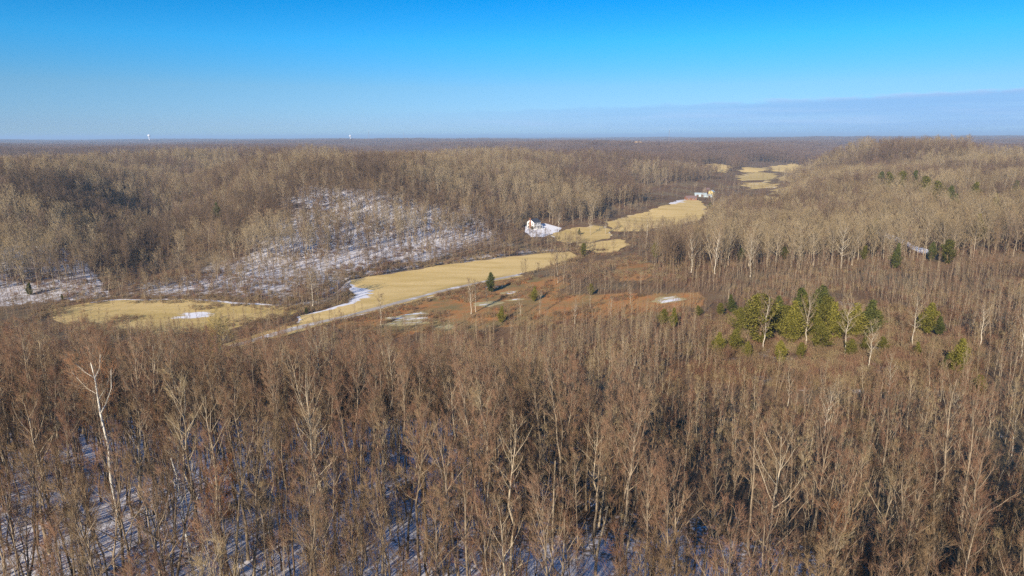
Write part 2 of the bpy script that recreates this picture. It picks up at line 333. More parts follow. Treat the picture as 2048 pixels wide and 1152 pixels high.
def tree_meshes(name, parts, bark, twig, leaves=None):
    """two meshes: trunk, crown (limbs in bark, twigs in the twig colour)"""
    (tv, tq), (lv, lqs), (wv, wf) = parts
    tm = mesh_from(name+'_trunk', tv, [tq], [bark], smooth=True)
    lq = np.concatenate(lqs); V = np.r_[lv, wv]; F_ = [lq, wf+len(lv)]
    mi = np.r_[np.zeros(len(lq)), np.ones(len(wf))]
    if leaves:
        g = np.random.default_rng(5); n, size, lm = leaves; k = g.integers(0, len(wv)//4, n); c = wv[k*4+3] + g.normal(size=(n, 3))*0.12
        o = g.normal(size=(n, 3, 3))*size; o[:, :, 2] *= 1.2; LV = (c[:, None]+o).reshape(-1, 3); LF = np.arange(n*3).reshape(-1, 3)+len(V)
        V = np.r_[V, LV]; F_.append(LF); mi = np.r_[mi, np.full(n, 2)]; return tm, mesh_from(name+'_crown', V, F_, [bark, twig, lm], mi)
    return tm, mesh_from(name+'_crown', V, F_, [bark, twig], mi)
def join_mesh(name, parts, bark, twig):
    (tv, tq), (lv, lqs), (wv, wf) = parts; lq = np.concatenate(lqs)
    V = np.r_[tv, lv, wv]; F_ = [tq, lq+len(tv), wf+len(tv)+len(lv)]; mi = np.r_[np.zeros(len(tq)+len(lq)), np.ones(len(wf))]
    return mesh_from(name, V, F_, [bark, twig], mi)
def cedar_parts(seed, H, Wd, n_br, per, leaf, lump=0.38, base=0.06, sides=5):
    g = np.random.default_rng(seed); k = 6; z = np.linspace(0, 1, k); tp = np.zeros((1, k, 3)); tp[0, :, 2] = z*H*0.92; tp[0, :, :2] = np.cumsum(g.normal(size=(k, 2)), 0)*0.01*H
    tp[0, 0, 2] = -0.5
    tv, tq = tubes(tp, (0.016*H*(1-0.85*z))[None], sides)
    t = base+(0.97-base)*g.random(n_br)**0.85; az = g.uniform(0, 2*PI, n_br)
    lob = 1+lump*np.sin(az*2+g.uniform(0, 6)+t*5)+lump*0.8*np.sin(az*3+t*9+g.uniform(0, 6))
    prof = np.clip(((t-base)/(0.22-base+0.02)), 0.35, 1)*(1-np.clip((t-0.2)/0.8, 0, 1)**(1.15+0.5*(seed % 3)))+0.05
    ln = Wd*0.5*prof*lob*g.uniform(0.7, 1.12, n_br); ang = 1.15-0.75*t; zc = np.clip(t*H*0.92, 0, None)
    st = np.c_[np.interp(zc, tp[0, :, 2], tp[0, :, 0]), np.interp(zc, tp[0, :, 2], tp[0, :, 1]), zc]
    d = np.c_[np.sin(ang)*np.cos(az), np.sin(ang)*np.sin(az), np.cos(ang)*0.8]
    bp = poly(g, st, d, ln, 4, 0.12, 0.08); bv, bq = tubes(bp, np.full((n_br, 4), 0.02*H/10)*np.linspace(1, .4, 4)[None], 3)
    s = g.uniform(0.3, 1.02, (n_br, per)); i = np.minimum((s*3).astype(int), 2); f = s*3-i; rows = np.arange(n_br)[:, None]
    c = bp[rows, i]+(bp[rows, i+1]-bp[rows, i])*f[..., None]; c = c.reshape(-1, 3)+g.normal(size=(n_br*per, 3))*leaf*0.9
    nl = len(c); dr = unit(unit(g.normal(size=(nl, 3)))+np.array([0, 0, 0.7])+unit(c-np.array([0, 0, H*0.3]))*0.6); sd_ = unit(np.cross(dr, g.normal(size=(nl, 3))))
    sz = leaf*g.uniform(0.6, 1.4, (nl, 1)); lv = np.stack([c-sd_*sz*0.45, c+sd_*sz*0.45, c+dr*sz*1.3, c+dr*sz*0.5+np.cross(dr, sd_)*sz*0.5], 1)
    b = (np.arange(nl)*4)[:, None]; lf = np.concatenate([b+np.array([[0, 1, 2]]), b+np.array([[0, 3, 2]]), b+np.array([[1, 3, 2]])])
    return (tv, tq), (bv, bq), (lv.reshape(-1, 3), lf)
def cedar_meshes(name, parts, leafm, bark):
    (tv, tq), (bv, bq), (lv, lf) = parts
    return (mesh_from(name+'_trunk', tv, [tq], [bark]), mesh_from(name+'_foliage', np.r_[bv, lv], [bq, lf+len(bv)], [bark, leafm], np.r_[np.zeros(len(bq)), np.ones(len(lf))]))
def cedar_join(name, parts, leafm, bark):
    (tv, tq), (bv, bq), (lv, lf) = parts; n = len(tv); m = n+len(bv)
    return mesh_from(name, np.r_[tv, bv, lv], [tq, bq+n, lf+m], [bark, leafm], np.r_[np.zeros(len(tq)+len(bq)), np.ones(len(lf))])

# ------------------------------------------------------------------ land cover polygons, in place coordinates from sight lines to the valley floor
def gpoly(pts): return np.array([hit(*p)[:2] for p in pts])
HAY = gpoly([(700,560),(760,551),(850,536),(960,521),(1050,510),(1140,503),(1158,512),(1125,524),(1100,533),(1050,545),(1000,557),(960,566),(880,589),(800,612),(700,634),(640,646),(600,650),(590,634),(640,622),(700,606),(712,592),(700,578)])
LEFTF = gpoly([(105,615),(165,606),(250,599),(330,601),(400,598),(480,606),(555,612),(600,622),(580,636),(520,640),(450,662),(330,670),(210,668),(140,648),(90,632)])
YARD = gpoly([(1052,452),(1090,447),(1125,456),(1118,464),(1100,470),(1085,474),(1062,474),(1050,464)])
MID1 = gpoly([(1100,470),(1130,458),(1170,452),(1215,452),(1225,466),(1220,478),(1180,484),(1140,487),(1112,482)])
MID2 = gpoly([(1160,488),(1200,481),(1240,478),(1260,490),(1235,503),(1195,506),(1165,500)])
BEY = gpoly([(1212,444),(1262,431),(1300,421),(1335,409),(1352,402),(1390,397),(1405,404),(1415,425),(1400,440),(1340,452),(1280,462),(1225,462)])
BEY2 = gpoly([(1455,410),(1480,397),(1530,391),(1580,392),(1580,415),(1540,428),(1470,430)])
FAR1 = [gpoly(p) for p in ([(1398,334),(1440,328),(1470,332),(1450,345),(1410,344)],[(1470,352),(1510,343),(1552,347),(1545,360),(1480,362)],[(1538,333),(1590,326),(1608,334),(1585,346),(1548,343)],
        [(1482,366),(1545,361),(1552,376),(1500,380)],[(1558,356),(1600,346),(1612,356),(1575,364)],[(1548,378),(1590,370),(1592,386),(1550,388)],[(1480,341),(1530,335),(1536,341),(1490,346)])]
CLEAR = gpoly([(760,615),(860,588),(960,566),(1040,556),(1100,560),(1110,585),(1150,600),(1250,592),(1380,592),(1390,612),(1280,628),(1130,636),(1010,648),(880,662),(760,664),(700,655)])
CLUSTER = np.array([hit(*p)[:2] for p in [(1400,760),(1400,650),(1520,620),(1700,600),(1900,630),(1960,700),(1960,790),(1700,790),(1560,780)]])
HILLSNOW = gpoly([(590,366),(700,372),(800,384),(930,405),(1030,440),(1030,490),(900,518),(800,536),(700,556),(640,588),(540,598),(400,596),(250,592),(240,565),(380,545),(480,490),(540,430)])
LEFTSNOW = gpoly([(-60,480),(60,470),(160,510),(200,560),(230,596),(60,605),(-60,620)])
CREEKW = [hit(px, py)[:2] for px, py in [(560,604),(620,598),(668,580),(690,556),(760,545),(850,529),(960,515),(1060,503),(1140,497),(1200,500)]]
def inside(P, x, y):
    x = np.asarray(x); y = np.asarray(y); c = np.zeros(x.shape, bool); n = len(P); j = n-1
    for i in range(n):
        xi, yi = P[i]; xj, yj = P[j]
        c ^= ((yi > y) != (yj > y)) & (x < (xj-xi)*(y-yi)/(yj-yi+1e-12)+xi); j = i
    return c
def pdist(P, x, y, closed=True):
    d = np.full(np.shape(x), 1e9); n = len(P)
    for i in range(n if closed else n-1):
        ax, ay = P[i]; bx, by = P[(i+1) % n]; ux, uy = bx-ax, by-ay; t = np.clip(((x-ax)*ux+(y-ay)*uy)/(ux*ux+uy*uy+1e-9), 0, 1); d = np.minimum(d, np.hypot(x-ax-t*ux, y-ay-t*uy))
    return d
ROAD = [hit(px, py)[:2] for px, py in [(440,700),(540,672),(600,655),(660,641),(720,627),(790,608),(850,592),(900,579),(960,566),(1010,556),(1050,548)]]
HC1 = gpoly([(1945,311),(2000,305),(2090,303),(2095,325),(2010,330),(1960,326)]); HC2 = gpoly([(1915,390),(1960,386),(2050,384),(2055,396),(1990,404),(1930,402)])
FIELDS = [HAY, LEFTF, YARD, MID1, MID2, BEY, BEY2, HC1, HC2]+FAR1

# ------------------------------------------------------------------ ground sheet (fan of cells that grow with distance)
def snow_amount(x, y):
    """0..1: how much snow lies there"""
    r = np.hypot(x, y); s = np.full(np.shape(x), 0.26)
    s = s + 0.10*(fbm(x/60+2, y/60, 3)-0.5)
    hs_ = inside(HILLSNOW, x, y); dd = pdist(HILLSNOW, x, y); s = np.where(hs_, 0.34+0.27*np.minimum(dd/28, 1)+0.26*(fbm(x/30+3, y/30, 3)-0.5), s)
    ls = inside(LEFTSNOW, x, y); s = np.where(ls, 0.53+0.35*(fbm(x/25+7, y/25, 3)-0.5), s)
    bank = np.exp(-(pdist(CREEKW, x, y, closed=False)/9)**2); s = np.maximum(s, 0.26+0.34*bank*(fbm(x/15, y/15, 2)+0.3))
    left = sstep(30, -30, x)*sstep(170, 110, r); s = np.maximum(s, 0.27+0.38*left*(0.75+0.6*fbm(x/9, y/9, 2)))
    s = np.maximum(s, 0.27+0.35*sstep(90, 60, r)*sstep(80, 30, x))
    cl = inside(CLEAR, x, y); s = np.where(cl, 0.20, s)
    cl_ = inside(CLUSTER, x, y); s = np.where(cl_, 0.34+0.25*(fbm(x/12, y/12, 2)-0.5), s)
    s = np.where(r > 1500, 0.2, s)
    return s
BANK = gpoly([(1225,548),(1240,528),(1262,518),(1300,524),(1310,545),(1290,560),(1240,562)])
def brush_amount(x, y):
    cl = inside(CLEAR, x, y) | inside(BANK, x, y) | (pdist(CLEAR, x, y) < 12*fbm(x/12, y/12, 2)); b = np.where(cl, 1.0, 0.0)
    return b
na, nr = 620, 560
ang = np.concatenate([np.linspace(-PI, -0.85, 40, endpoint=False), np.linspace(-0.85, 0.85, na), np.linspace(0.85, PI, 40)[1:]])
rr = np.concatenate([[0.0], np.geomspace(12, 1900, nr), np.geomspace(1960, 60000, 90)])
AA, RR = np.meshgrid(ang, rr); GX = RR*np.sin(AA); GY = RR*np.cos(AA); GZ = height(GX.ravel(), GY.ravel()).reshape(GX.shape)
# canyon of the creek
cd_ = pdist(CREEKW, GX, GY, closed=False); GZ = GZ - 1.3*np.exp(-(cd_/3.5)**2)
V = np.c_[GX.ravel(), GY.ravel(), GZ.ravel()]; m = len(ang); i0 = (np.arange(len(rr)-1)*m)[:, None]+np.arange(m-1)[None]; i0 = i0.ravel()
gq = np.c_[i0, i0+m, i0+m+1, i0+1]
def attr(me, name, val):
    a = me.attributes.new(name, 'FLOAT', 'POINT'); a.data.foreach_set('value', np.asarray(val, np.float32).ravel())
gm, t, b = new_mat('forest_floor')
co = t.nodes.new('ShaderNodeNewGeometry')
def at(name): n = t.nodes.new('ShaderNodeAttribute'); n.attribute_name = name; return n.outputs['Fac']
nA = mk(t, 'ShaderNodeTexNoise', i_Scale=0.33, i_Detail=6.0, i_Roughness=0.7); t.links.new(co.outputs['Position'], nA.inputs['Vector'])
nB = mk(t, 'ShaderNodeTexNoise', i_Scale=2.2, i_Detail=4.0, i_Roughness=0.6); t.links.new(co.outputs['Position'], nB.inputs['Vector'])
nC = mk(t, 'ShaderNodeTexNoise', i_Scale=0.035, i_Detail=5.0, i_Roughness=0.6); t.links.new(co.outputs['Position'], nC.inputs['Vector'])
litter = mixc(t, mrange(t, nB.outputs[0], 0.35, 0.65), (0.11,0.065,0.04), (0.23,0.145,0.085))
litter = mixc(t, mrange(t, nC.outputs[0], 0.4, 0.65), litter, (0.20,0.15,0.09))
grassy = mixc(t, mrange(t, nA.outputs[0], 0.35, 0.65), (0.42,0.185,0.072), (0.36,0.22,0.095))
grassy = mixc(t, mrange(t, nC.outputs[0], 0.45, 0.6), grassy, (0.24,0.18,0.085))
base = mixc(t, at('brush'), litter, grassy)
far_c = mixc(t, mrange(t, nC.outputs[0], 0.35, 0.65), (0.13,0.095,0.08), (0.20,0.145,0.11))
base = mixc(t, at('far'), base, far_c)
sn = mth(t, 'ADD', mth(t, 'MULTIPLY_ADD', nA.outputs[0], 0.8, -0.4), mth(t, 'MULTIPLY_ADD', nB.outputs[0], 0.75, -0.375))
sn = mth(t, 'ADD', sn, mth(t, 'MULTIPLY_ADD', nC.outputs[0], 0.4, -0.2))
sn = mth(t, 'ADD', sn, at('snow'))
snf = mth(t, 'MULTIPLY', mrange(t, sn, 0.42, 0.66), 0.9)
t.links.new(mixc(t, snf, base, (0.80,0.78,0.80)), b.inputs[0])
bp_ = mk(t, 'ShaderNodeBump', i_Strength=0.5, i_Distance=0.25); t.links.new(nB.outputs[0], bp_.inputs['Height']); t.links.new(bp_.outputs[0], b.inputs['Normal'])
ground_me = mesh_from('ground', V, [gq], [gm], smooth=True)
attr(ground_me, 'snow', snow_amount(GX, GY)); attr(ground_me, 'brush', brush_amount(GX, GY)); attr(ground_me, 'far', sstep(1400, 3000, RR))
ground = tag(obj('ground', ground_me), kind='structure')

# ------------------------------------------------------------------ draped sheets
def drape(name, poly_, mat, off, step, wiggle=0.0, seed=0):
    """a sheet cut to an outline and laid over the ground"""
    g = np.random.default_rng(seed); P = [np.asarray(p, float) for p in poly_]; out = []
    for i in range(len(P)):
        a = P[i]; c = P[(i+1) % len(P)]; n = max(1, int(np.linalg.norm(c-a)/step)); nn = np.array([-(c-a)[1], (c-a)[0]])/(np.linalg.norm(c-a)+1e-9)
        for j in range(n):
            q = a+(c-a)*j/n; out.append(q+nn*wiggle*(fbm([q[0]/9+seed], [q[1]/9], 3)[0]-0.5)*2)
    out = np.array(out); lo = out.min(0); hi = out.max(0)
    gx, gy = np.meshgrid(np.arange(lo[0], hi[0], step), np.arange(lo[1], hi[1], step)); gx = gx.ravel(); gy = gy.ravel()
    k = inside(out, gx, gy) & (pdist(out, gx, gy) > step*0.45); pts = np.r_[out, np.c_[gx[k], gy[k]]]
    n = len(out); r = delaunay_2d_cdt([Vector(p) for p in pts], [(i, (i+1) % n) for i in range(n)], [], 0, 1e-4)
    vs = np.array([(v.x, v.y) for v in r[0]]); tri = np.array([f for f in r[2] if len(f) == 3]); c = vs[tri].mean(1); tri = tri[inside(out, c[:, 0], c[:, 1])]
    z = height(vs[:, 0], vs[:, 1])
    e = pdist(out, vs[:, 0], vs[:, 1]); z = z + np.where(e < step*0.3, off*0.3, off)
    me = mesh_from(name, np.c_[vs, z], [tri], [mat], smooth=True); return me, vs, e
def field_mat(name, a, b_, c_, snow=0.0, sc=0.05):
    m, t, b = new_mat(name); g = t.nodes.new('ShaderNodeNewGeometry'); mp = mk(t, 'ShaderNodeMapping'); mp.inputs['Rotation'].default_value = (0, 0, 0.9); mp.inputs['Scale'].default_value = (0.35, 1.6, 1)
    t.links.new(g.outputs['Position'], mp.inputs[0])
    n = mk(t, 'ShaderNodeTexNoise', i_Scale=sc, i_Detail=6.0, i_Roughness=0.65); t.links.new(mp.outputs[0], n.inputs['Vector'])
    n2 = mk(t, 'ShaderNodeTexNoise', i_Scale=1.5, i_Detail=3.0, i_Roughness=0.6); t.links.new(g.outputs['Position'], n2.inputs['Vector'])
    col = mixc(t, mrange(t, n.outputs[0], 0.35, 0.6), a, b_); col = mixc(t, mrange(t, n2.outputs[0], 0.4, 0.7, 0, 0.55), col, c_)
    at_ = t.nodes.new('ShaderNodeAttribute'); at_.attribute_name = 'edge'
    n3 = mk(t, 'ShaderNodeTexNoise', i_Scale=0.12, i_Detail=6.0, i_Roughness=0.7); t.links.new(mp.outputs[0], n3.inputs['Vector'])
    s = mth(t, 'ADD', mth(t, 'MULTIPLY', at_.outputs['Fac'], 0.52), mth(t, 'MULTIPLY_ADD', n3.outputs[0], 1.0, -0.5+snow))
    col = mixc(t, mrange(t, s, 0.46, 0.53), col, (0.78,0.78,0.82)); t.links.new(col, b.inputs[0])
    bp = mk(t, 'ShaderNodeBump', i_Strength=0.4, i_Distance=0.15); t.links.new(n2.outputs[0], bp.inputs['Height']); t.links.new(bp.outputs[0], b.inputs['Normal']); return m
M_HAY = field_mat('dry_hay_stubble', (0.58,0.42,0.16), (0.74,0.55,0.25), (0.46,0.33,0.13), -0.05)
M_HAY2 = field_mat('dry_field_grass', (0.50,0.365,0.135), (0.64,0.475,0.21), (0.36,0.265,0.105), 0.04)
M_YARD = field_mat('snowy_yard', (0.40,0.34,0.18), (0.45,0.38,0.2), (0.4,0.3,0.15), 0.75)
def field(name, P, mat, step, snowedge=None, wig=1.0, seed=0, off=0.22):
    me, vs, e = drape(name, P, mat, off, step, wig, seed)
    sv = np.zeros(len(vs)) if snowedge is None else snowedge(vs, e)
    attr(me, 'edge', sv); return tag(obj(name, me), kind='structure')
def hay_edge(vs, e):
    x, y = vs[:, 0], vs[:, 1]; s = np.zeros(len(vs))
    c = hit(715, 590)[:2]; s += 1.3*np.exp(-(np.hypot((x-c[0])/13, (y-c[1])/26))**2)
    rd = pdist(ROAD, x, y, closed=False); c2 = hit(940, 568)[:2]; s += 0.9*np.exp(-(rd/5)**2)*np.exp(-(np.hypot(x-c2[0], y-c2[1])/38)**2)
    c3 = hit(650, 617)[:2]; s += 0.9*np.exp(-(e/3.5)**2)*np.exp(-(np.hypot(x-c3[0], y-c3[1])/32)**2); s += 0.55*np.exp(-(e/2.5)**2); s += 0.45*np.exp(-(rd/8)**2)
    return s
field('hay_field', HAY, M_HAY, 3.0, hay_edge, 3.0, 1)
def left_edge(vs, e):
    x, y = vs[:, 0], vs[:, 1]; c = hit(390, 632)[:2]; s = 0.85*np.exp(-(np.hypot((x-c[0])/13, (y-c[1])/14))**2)
    return s + 1.0*np.exp(-(e/4.5)**2)*(y > np.interp(x, [-230, -120], [320, 314]))+0.3*fbm(x/30, y/30, 3)
field('left_field', LEFTF, M_HAY2, 4.0, left_edge, 4.5, 2)
field('house_yard', YARD, M_YARD, 3.0, lambda v, e: np.full(len(v), 0.3), 1.5, 3)
field('pasture', MID1, M_HAY2, 4.0, lambda v, e: 0.75*np.exp(-(e/5)**2), 6.0, 4)
field('pasture', MID2, M_HAY, 4.0, lambda v, e: 0.7*np.exp(-(e/5)**2), 6.0, 5)
field('pasture', BEY, M_HAY, 5.0, lambda v, e: 0.85*np.exp(-(e/9)**2)*(v[:, 0] < 215)+0.5*(v[:, 1] > 790), 6.0, 6)
field('pasture', BEY2, M_HAY, 6.0, lambda v, e: 0.5*np.exp(-(e/6)**2), 6.0, 7)
for i, P in enumerate(FAR1):
    field('far_pasture', P, M_HAY2 if i % 2 else M_HAY, 14.0, lambda v, e: 0.5*np.exp(-(e/20)**2)+0.2, 22.0, 10+i, off=0.8)
field('hilltop_clearing', HC1, M_HAY, 10.0, lambda v, e: np.full(len(v), 0.1), 4.0, 21, off=0.5)
field('hilltop_clearing', HC2, M_HAY2, 6.0, lambda v, e: np.full(len(v), 0.55), 3.0, 22, off=0.4)
# farm road: two wheel tracks, snow between and along
M_ROAD = field_mat('gravel_track', (0.42,0.38,0.33), (0.50,0.46,0.42), (0.35,0.28,0.2), 0.0, 0.3)
def strip(name, line, w, mat, off, lat=0.0, step=3.0, sv=0.0, wj=0.0):
    P = []; line = [np.asarray(p) for p in line]
    for i in range(len(line)-1):
        n = max(1, int(np.linalg.norm(line[i+1]-line[i])/step))
        for j in range(n): P.append(line[i]+(line[i+1]-line[i])*j/n)
    P.append(line[-1]); P = np.array(P); K = np.array([P[max(0, i-3):i+4].mean(0) for i in range(len(P))]); d = np.gradient(K, axis=0); d /= np.linalg.norm(d, axis=1, keepdims=True); nn = np.c_[-d[:, 1], d[:, 0]]
    ws = w/2*(1+wj*(fbm(np.arange(len(K))/4.0, np.zeros(len(K)), 3)-0.5)); cols = [-1, -0.33, 0.33, 1]
    V = []; 
    for c in cols: q = K+nn*(lat+c*ws)[:, None] if np.ndim(ws) else K; V.append(np.c_[q, height(q[:, 0], q[:, 1])+off])
    V = np.stack(V, 1).reshape(-1, 3); i0 = (np.arange(len(K)-1)*4)[:, None]+np.arange(3)[None]; i0 = i0.ravel(); me = mesh_from(name, V, [np.c_[i0, i0+1, i0+5, i0+4]], [mat], smooth=True)
    attr(me, 'edge', np.full(len(V), sv)); return tag(obj(name, me), kind='structure')
strip('road_verge', ROAD, 11.0, M_HAY2, 0.26, 1.0, sv=0.45, wj=1.2)
strip('farm_road', ROAD, 4.2, M_ROAD, 0.34, 0, sv=0.8, wj=0.8)
M_WATER = plain('dark_creek_water', (0.035,0.035,0.03), 0.25)
strip('creek', CREEKW, 2.6, M_WATER, -0.75, wj=0.5)
# ridge track in the right-hand woods
TRK = [hit(px, py)[:2] for px, py in [(1735,462),(1770,470),(1800,482),(1830,496),(1862,510)]]
strip('woods_track', TRK, 6.0, field_mat('snowy_track', (0.45,0.42,0.38), (0.5,0.46,0.42), (0.35,0.3,0.2), 0.3), 0.3, wj=0.8, sv=0.6)
# small open snow patches in the clearing
for k, (px, py, w, d_) in enumerate([(1335,600,7,3.5),(820,640,12,6),(1080,592,4,1.6),(975,608,7,3),(1022,585,5,2),(1030,600,5,1.4),(890,655,5,2),(985,573,6,2.5)]):
    c = hit(px, py)[:2]; P = [c+np.array([w*math.cos(a), d_*2*math.sin(a)])*(0.7+0.6*random.random()) for a in np.linspace(0, 2*PI, 14, endpoint=False)]
    field('snow_patch', P, M_YARD, 1.5, lambda v, e: np.where(e < 1.0, -0.95, -0.56)+0.0*e, 0.8, 30+k, off=0.12)

# ------------------------------------------------------------------ tree variants
TV = {}
def variant(key, bark, twig, seed, leaves=None, **kw):
    p = tree_parts(seed, **kw); TV[key] = (p, tree_meshes(key, p, BARK[bark], TWIG[twig], leaves), kw['H'], bark, twig)
MAT = dict(n_limb=15, n_sub=4, n_twig=7, tw_len=0.85, tw_r=0.0085, ktw=2)
variant('m0', 'grey', 'red', 1, H=19, cb=0.50, spread=2.1, r0=0.18, limb_ang=(0.35, 0.8), **MAT)
variant('m1', 'brown', 'red', 2, H=17, cb=0.45, spread=1.9, r0=0.12, limb_ang=(0.35, 0.75), **MAT)
variant('m2', 'pale', 'brown', 3, H=21, cb=0.52, spread=2.7, r0=0.21, **MAT)
variant('m3', 'grey', 'brown', 4, H=18, cb=0.48, spread=2.3, r0=0.16, **MAT)
variant('m4', 'pale', 'tan', 5, H=19, cb=0.50, spread=2.2, r0=0.17, limb_ang=(0.4, 0.75), **MAT)
variant('m5', 'brown', 'brown', 6, H=15, cb=0.40, spread=1.7, r0=0.10, limb_ang=(0.35, 0.7), **MAT)
variant('m6', 'grey', 'red', 7, H=20, cb=0.58, spread=1.9, r0=0.17, limb_ang=(0.3, 0.7), **MAT)
variant('m7', 'pale', 'red', 8, H=16, cb=0.42, spread=1.8, r0=0.10, limb_ang=(0.35, 0.7), **MAT)
YNG = dict(n_limb=13, n_sub=3, n_twig=6, tw_len=0.6, tw_r=0.009, ktw=2, limb_ang=(0.3, 0.65))
variant('y0', 'pale', 'red', 11, H=11, cb=0.30, spread=0.9, r0=0.065, **YNG)
variant('y1', 'grey', 'brown', 12, H=9.5, cb=0.25, spread=1.0, r0=0.055, **YNG)
variant('y2', 'pale', 'tan', 13, H=12, cb=0.35, spread=1.1, r0=0.075, **YNG)
variant('y3', 'brown', 'red', 14, H=8, cb=0.20, spread=1.0, r0=0.05, **YNG)
BIG = dict(n_limb=18, n_sub=7, n_twig=8, tw_len=0.9, tw_r=0.011, ktw=2)
variant('w0', 'white', 'tan', 21, H=16, cb=0.35, spread=3.2, r0=0.19, limb_ang=(0.5, 1.1), **BIG)
variant('w1', 'white', 'brown', 22, H=15, cb=0.25, spread=2.8, r0=0.17, limb_ang=(0.35, 0.8), **BIG)
variant('gold', 'pale', 'gold', 23, H=18, cb=0.42, spread=3.4, r0=0.17, limb_ang=(0.3, 0.8), n_limb=20, n_sub=8, n_twig=9, tw_len=1.0, tw_r=0.013, ktw=2)
variant('rust', 'grey', 'rust', 24, H=12, cb=0.30, spread=2.8, r0=0.13, limb_ang=(0.5, 1.1), n_limb=18, n_sub=7, n_twig=8, tw_len=0.8, tw_r=0.013, ktw=2, leaves=(5200, 0.055, TWIG['rust']))
# joined copies for the masses
def stuff_variant(key, twig=None, bark=None):
    p, _, H, b0, t0 = TV[key]; return join_mesh('mass_'+key, p, BARK[bark or b0], TWIG[twig or t0])
hidden = []
def proto(me): o = bpy.data.objects.new(me.name, me); return o
# lighter trees for far slopes
def lod(seed, H, cb, spread, r0, bark, twig):
    return join_mesh('lod', tree_parts(seed, H=H, cb=cb, spread=spread, r0=r0, n_limb=16, n_sub=6, n_twig=8, tw_len=1.5, tw_r=0.017, sides=4, limb_ang=(0.3, 0.95), lean=0.05), BARK[bark], TWIG[twig])
STAND = lambda x, y: fbm(x/70+31, y/70+12, 3)
LODS = [lod(101, 17, .36, 4.2, .22, 'grey', 'brown'), lod(102, 19, .40, 4.8, .25, 'pale', 'tan'), lod(103, 16, .34, 3.8, .2, 'brown', 'brown'), lod(104, 18, .38, 4.5, .22, 'pale', 'tan'),
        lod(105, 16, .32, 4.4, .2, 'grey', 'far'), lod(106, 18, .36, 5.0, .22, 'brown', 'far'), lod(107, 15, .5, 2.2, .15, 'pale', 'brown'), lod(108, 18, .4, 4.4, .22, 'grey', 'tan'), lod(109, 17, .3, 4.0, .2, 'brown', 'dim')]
# patches of woodland for the distance (50 m squares, about 50 trees each)
def patch(seed, dark=False):
    g = np.random.default_rng(seed); VV = []; Q = []; T = []; n = 0; mq = []; mt = []
    for i in range(52):
        x, y = g.uniform(-27, 27, 2); s = g.uniform(0.75, 1.2); a = g.uniform(0, 6.3)
        (tv, tq), (lv, lqs), (wv, wf) = tree_parts(seed*100+i % 9, H=18, cb=.30, spread=5.0, r0=.26, n_limb=10, n_sub=1, n_twig=4, tw_len=2.6, tw_r=0.10, sides=3)
        R2 = np.array([[math.cos(a), -math.sin(a), 0], [math.sin(a), math.cos(a), 0], [0, 0, 1]])
        lq = np.concatenate(lqs)
        for v, f, L_, mm in ((tv, tq, Q, 0), (lv, lq, Q, 0), (wv, wf, T, 1)):
            VV.append((v*s)@R2.T+np.array([x, y, 0])); L_.append(f+n); (mq if L_ is Q else mt).append(np.full(len(f), mm)); n += len(v)
    return mesh_from('patch', np.concatenate(VV), [np.concatenate(Q), np.concatenate(T)], [BARK['brown'], TWIG['far']], np.concatenate(mq+mt))
PATCH = [patch(s) for s in (1, 2, 3, 4)]
CED = [cedar_parts(200+i, H=10, Wd=w, n_br=230, per=38, leaf=0.16) for i, w in enumerate((4.6, 3.8, 5.4))]
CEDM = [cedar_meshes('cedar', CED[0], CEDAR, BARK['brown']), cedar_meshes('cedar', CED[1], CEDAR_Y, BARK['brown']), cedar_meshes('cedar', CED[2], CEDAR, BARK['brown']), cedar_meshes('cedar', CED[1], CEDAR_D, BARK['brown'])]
CEDL = [cedar_join('cedar_far', cedar_parts(300, H=9, Wd=5, n_br=120, per=10, leaf=0.4), CEDAR, BARK['brown']), cedar_join('cedar_far', cedar_parts(301, H=9, Wd=4.4, n_br=120, per=10, leaf=0.4), CEDAR_Y, BARK['brown'])]
def bush(seed, r, n, twig, h=1.6):
    g = np.random.default_rng(seed); a = g.uniform(0, 6.28, n); q = r*np.sqrt(g.random(n)); A0 = np.c_[q*np.cos(a), q*np.sin(a), np.full(n, -0.1)]
    d = unit(np.c_[g.normal(size=(n, 2))*0.35, np.ones(n)]); ln = h*g.uniform(0.5, 1.2, n); P = poly(g, A0, d, ln, 3, 0, 0.15)
    v1, q1 = tubes(P, np.full((n, 3), 0.012), 3); s, dd, l2 = branchlets(g, P, 6, 0.2, 1, 0.6, 0.2, 0.5*h, 0); v2, f2 = spikes(s, s+dd*l2[:, None], 0.012)
    return mesh_from('bush', np.r_[v1, v2], [q1, f2+len(v1)], [TWIG[twig]])
BUSH = [bush(1, 1.3, 40, 'rust', 1.4), bush(2, 1.0, 40, 'brown', 2.2), bush(3, 1.5, 50, 'red', 1.8), bush(4, 1.2, 40, 'tan', 1.5)]

LAND = []

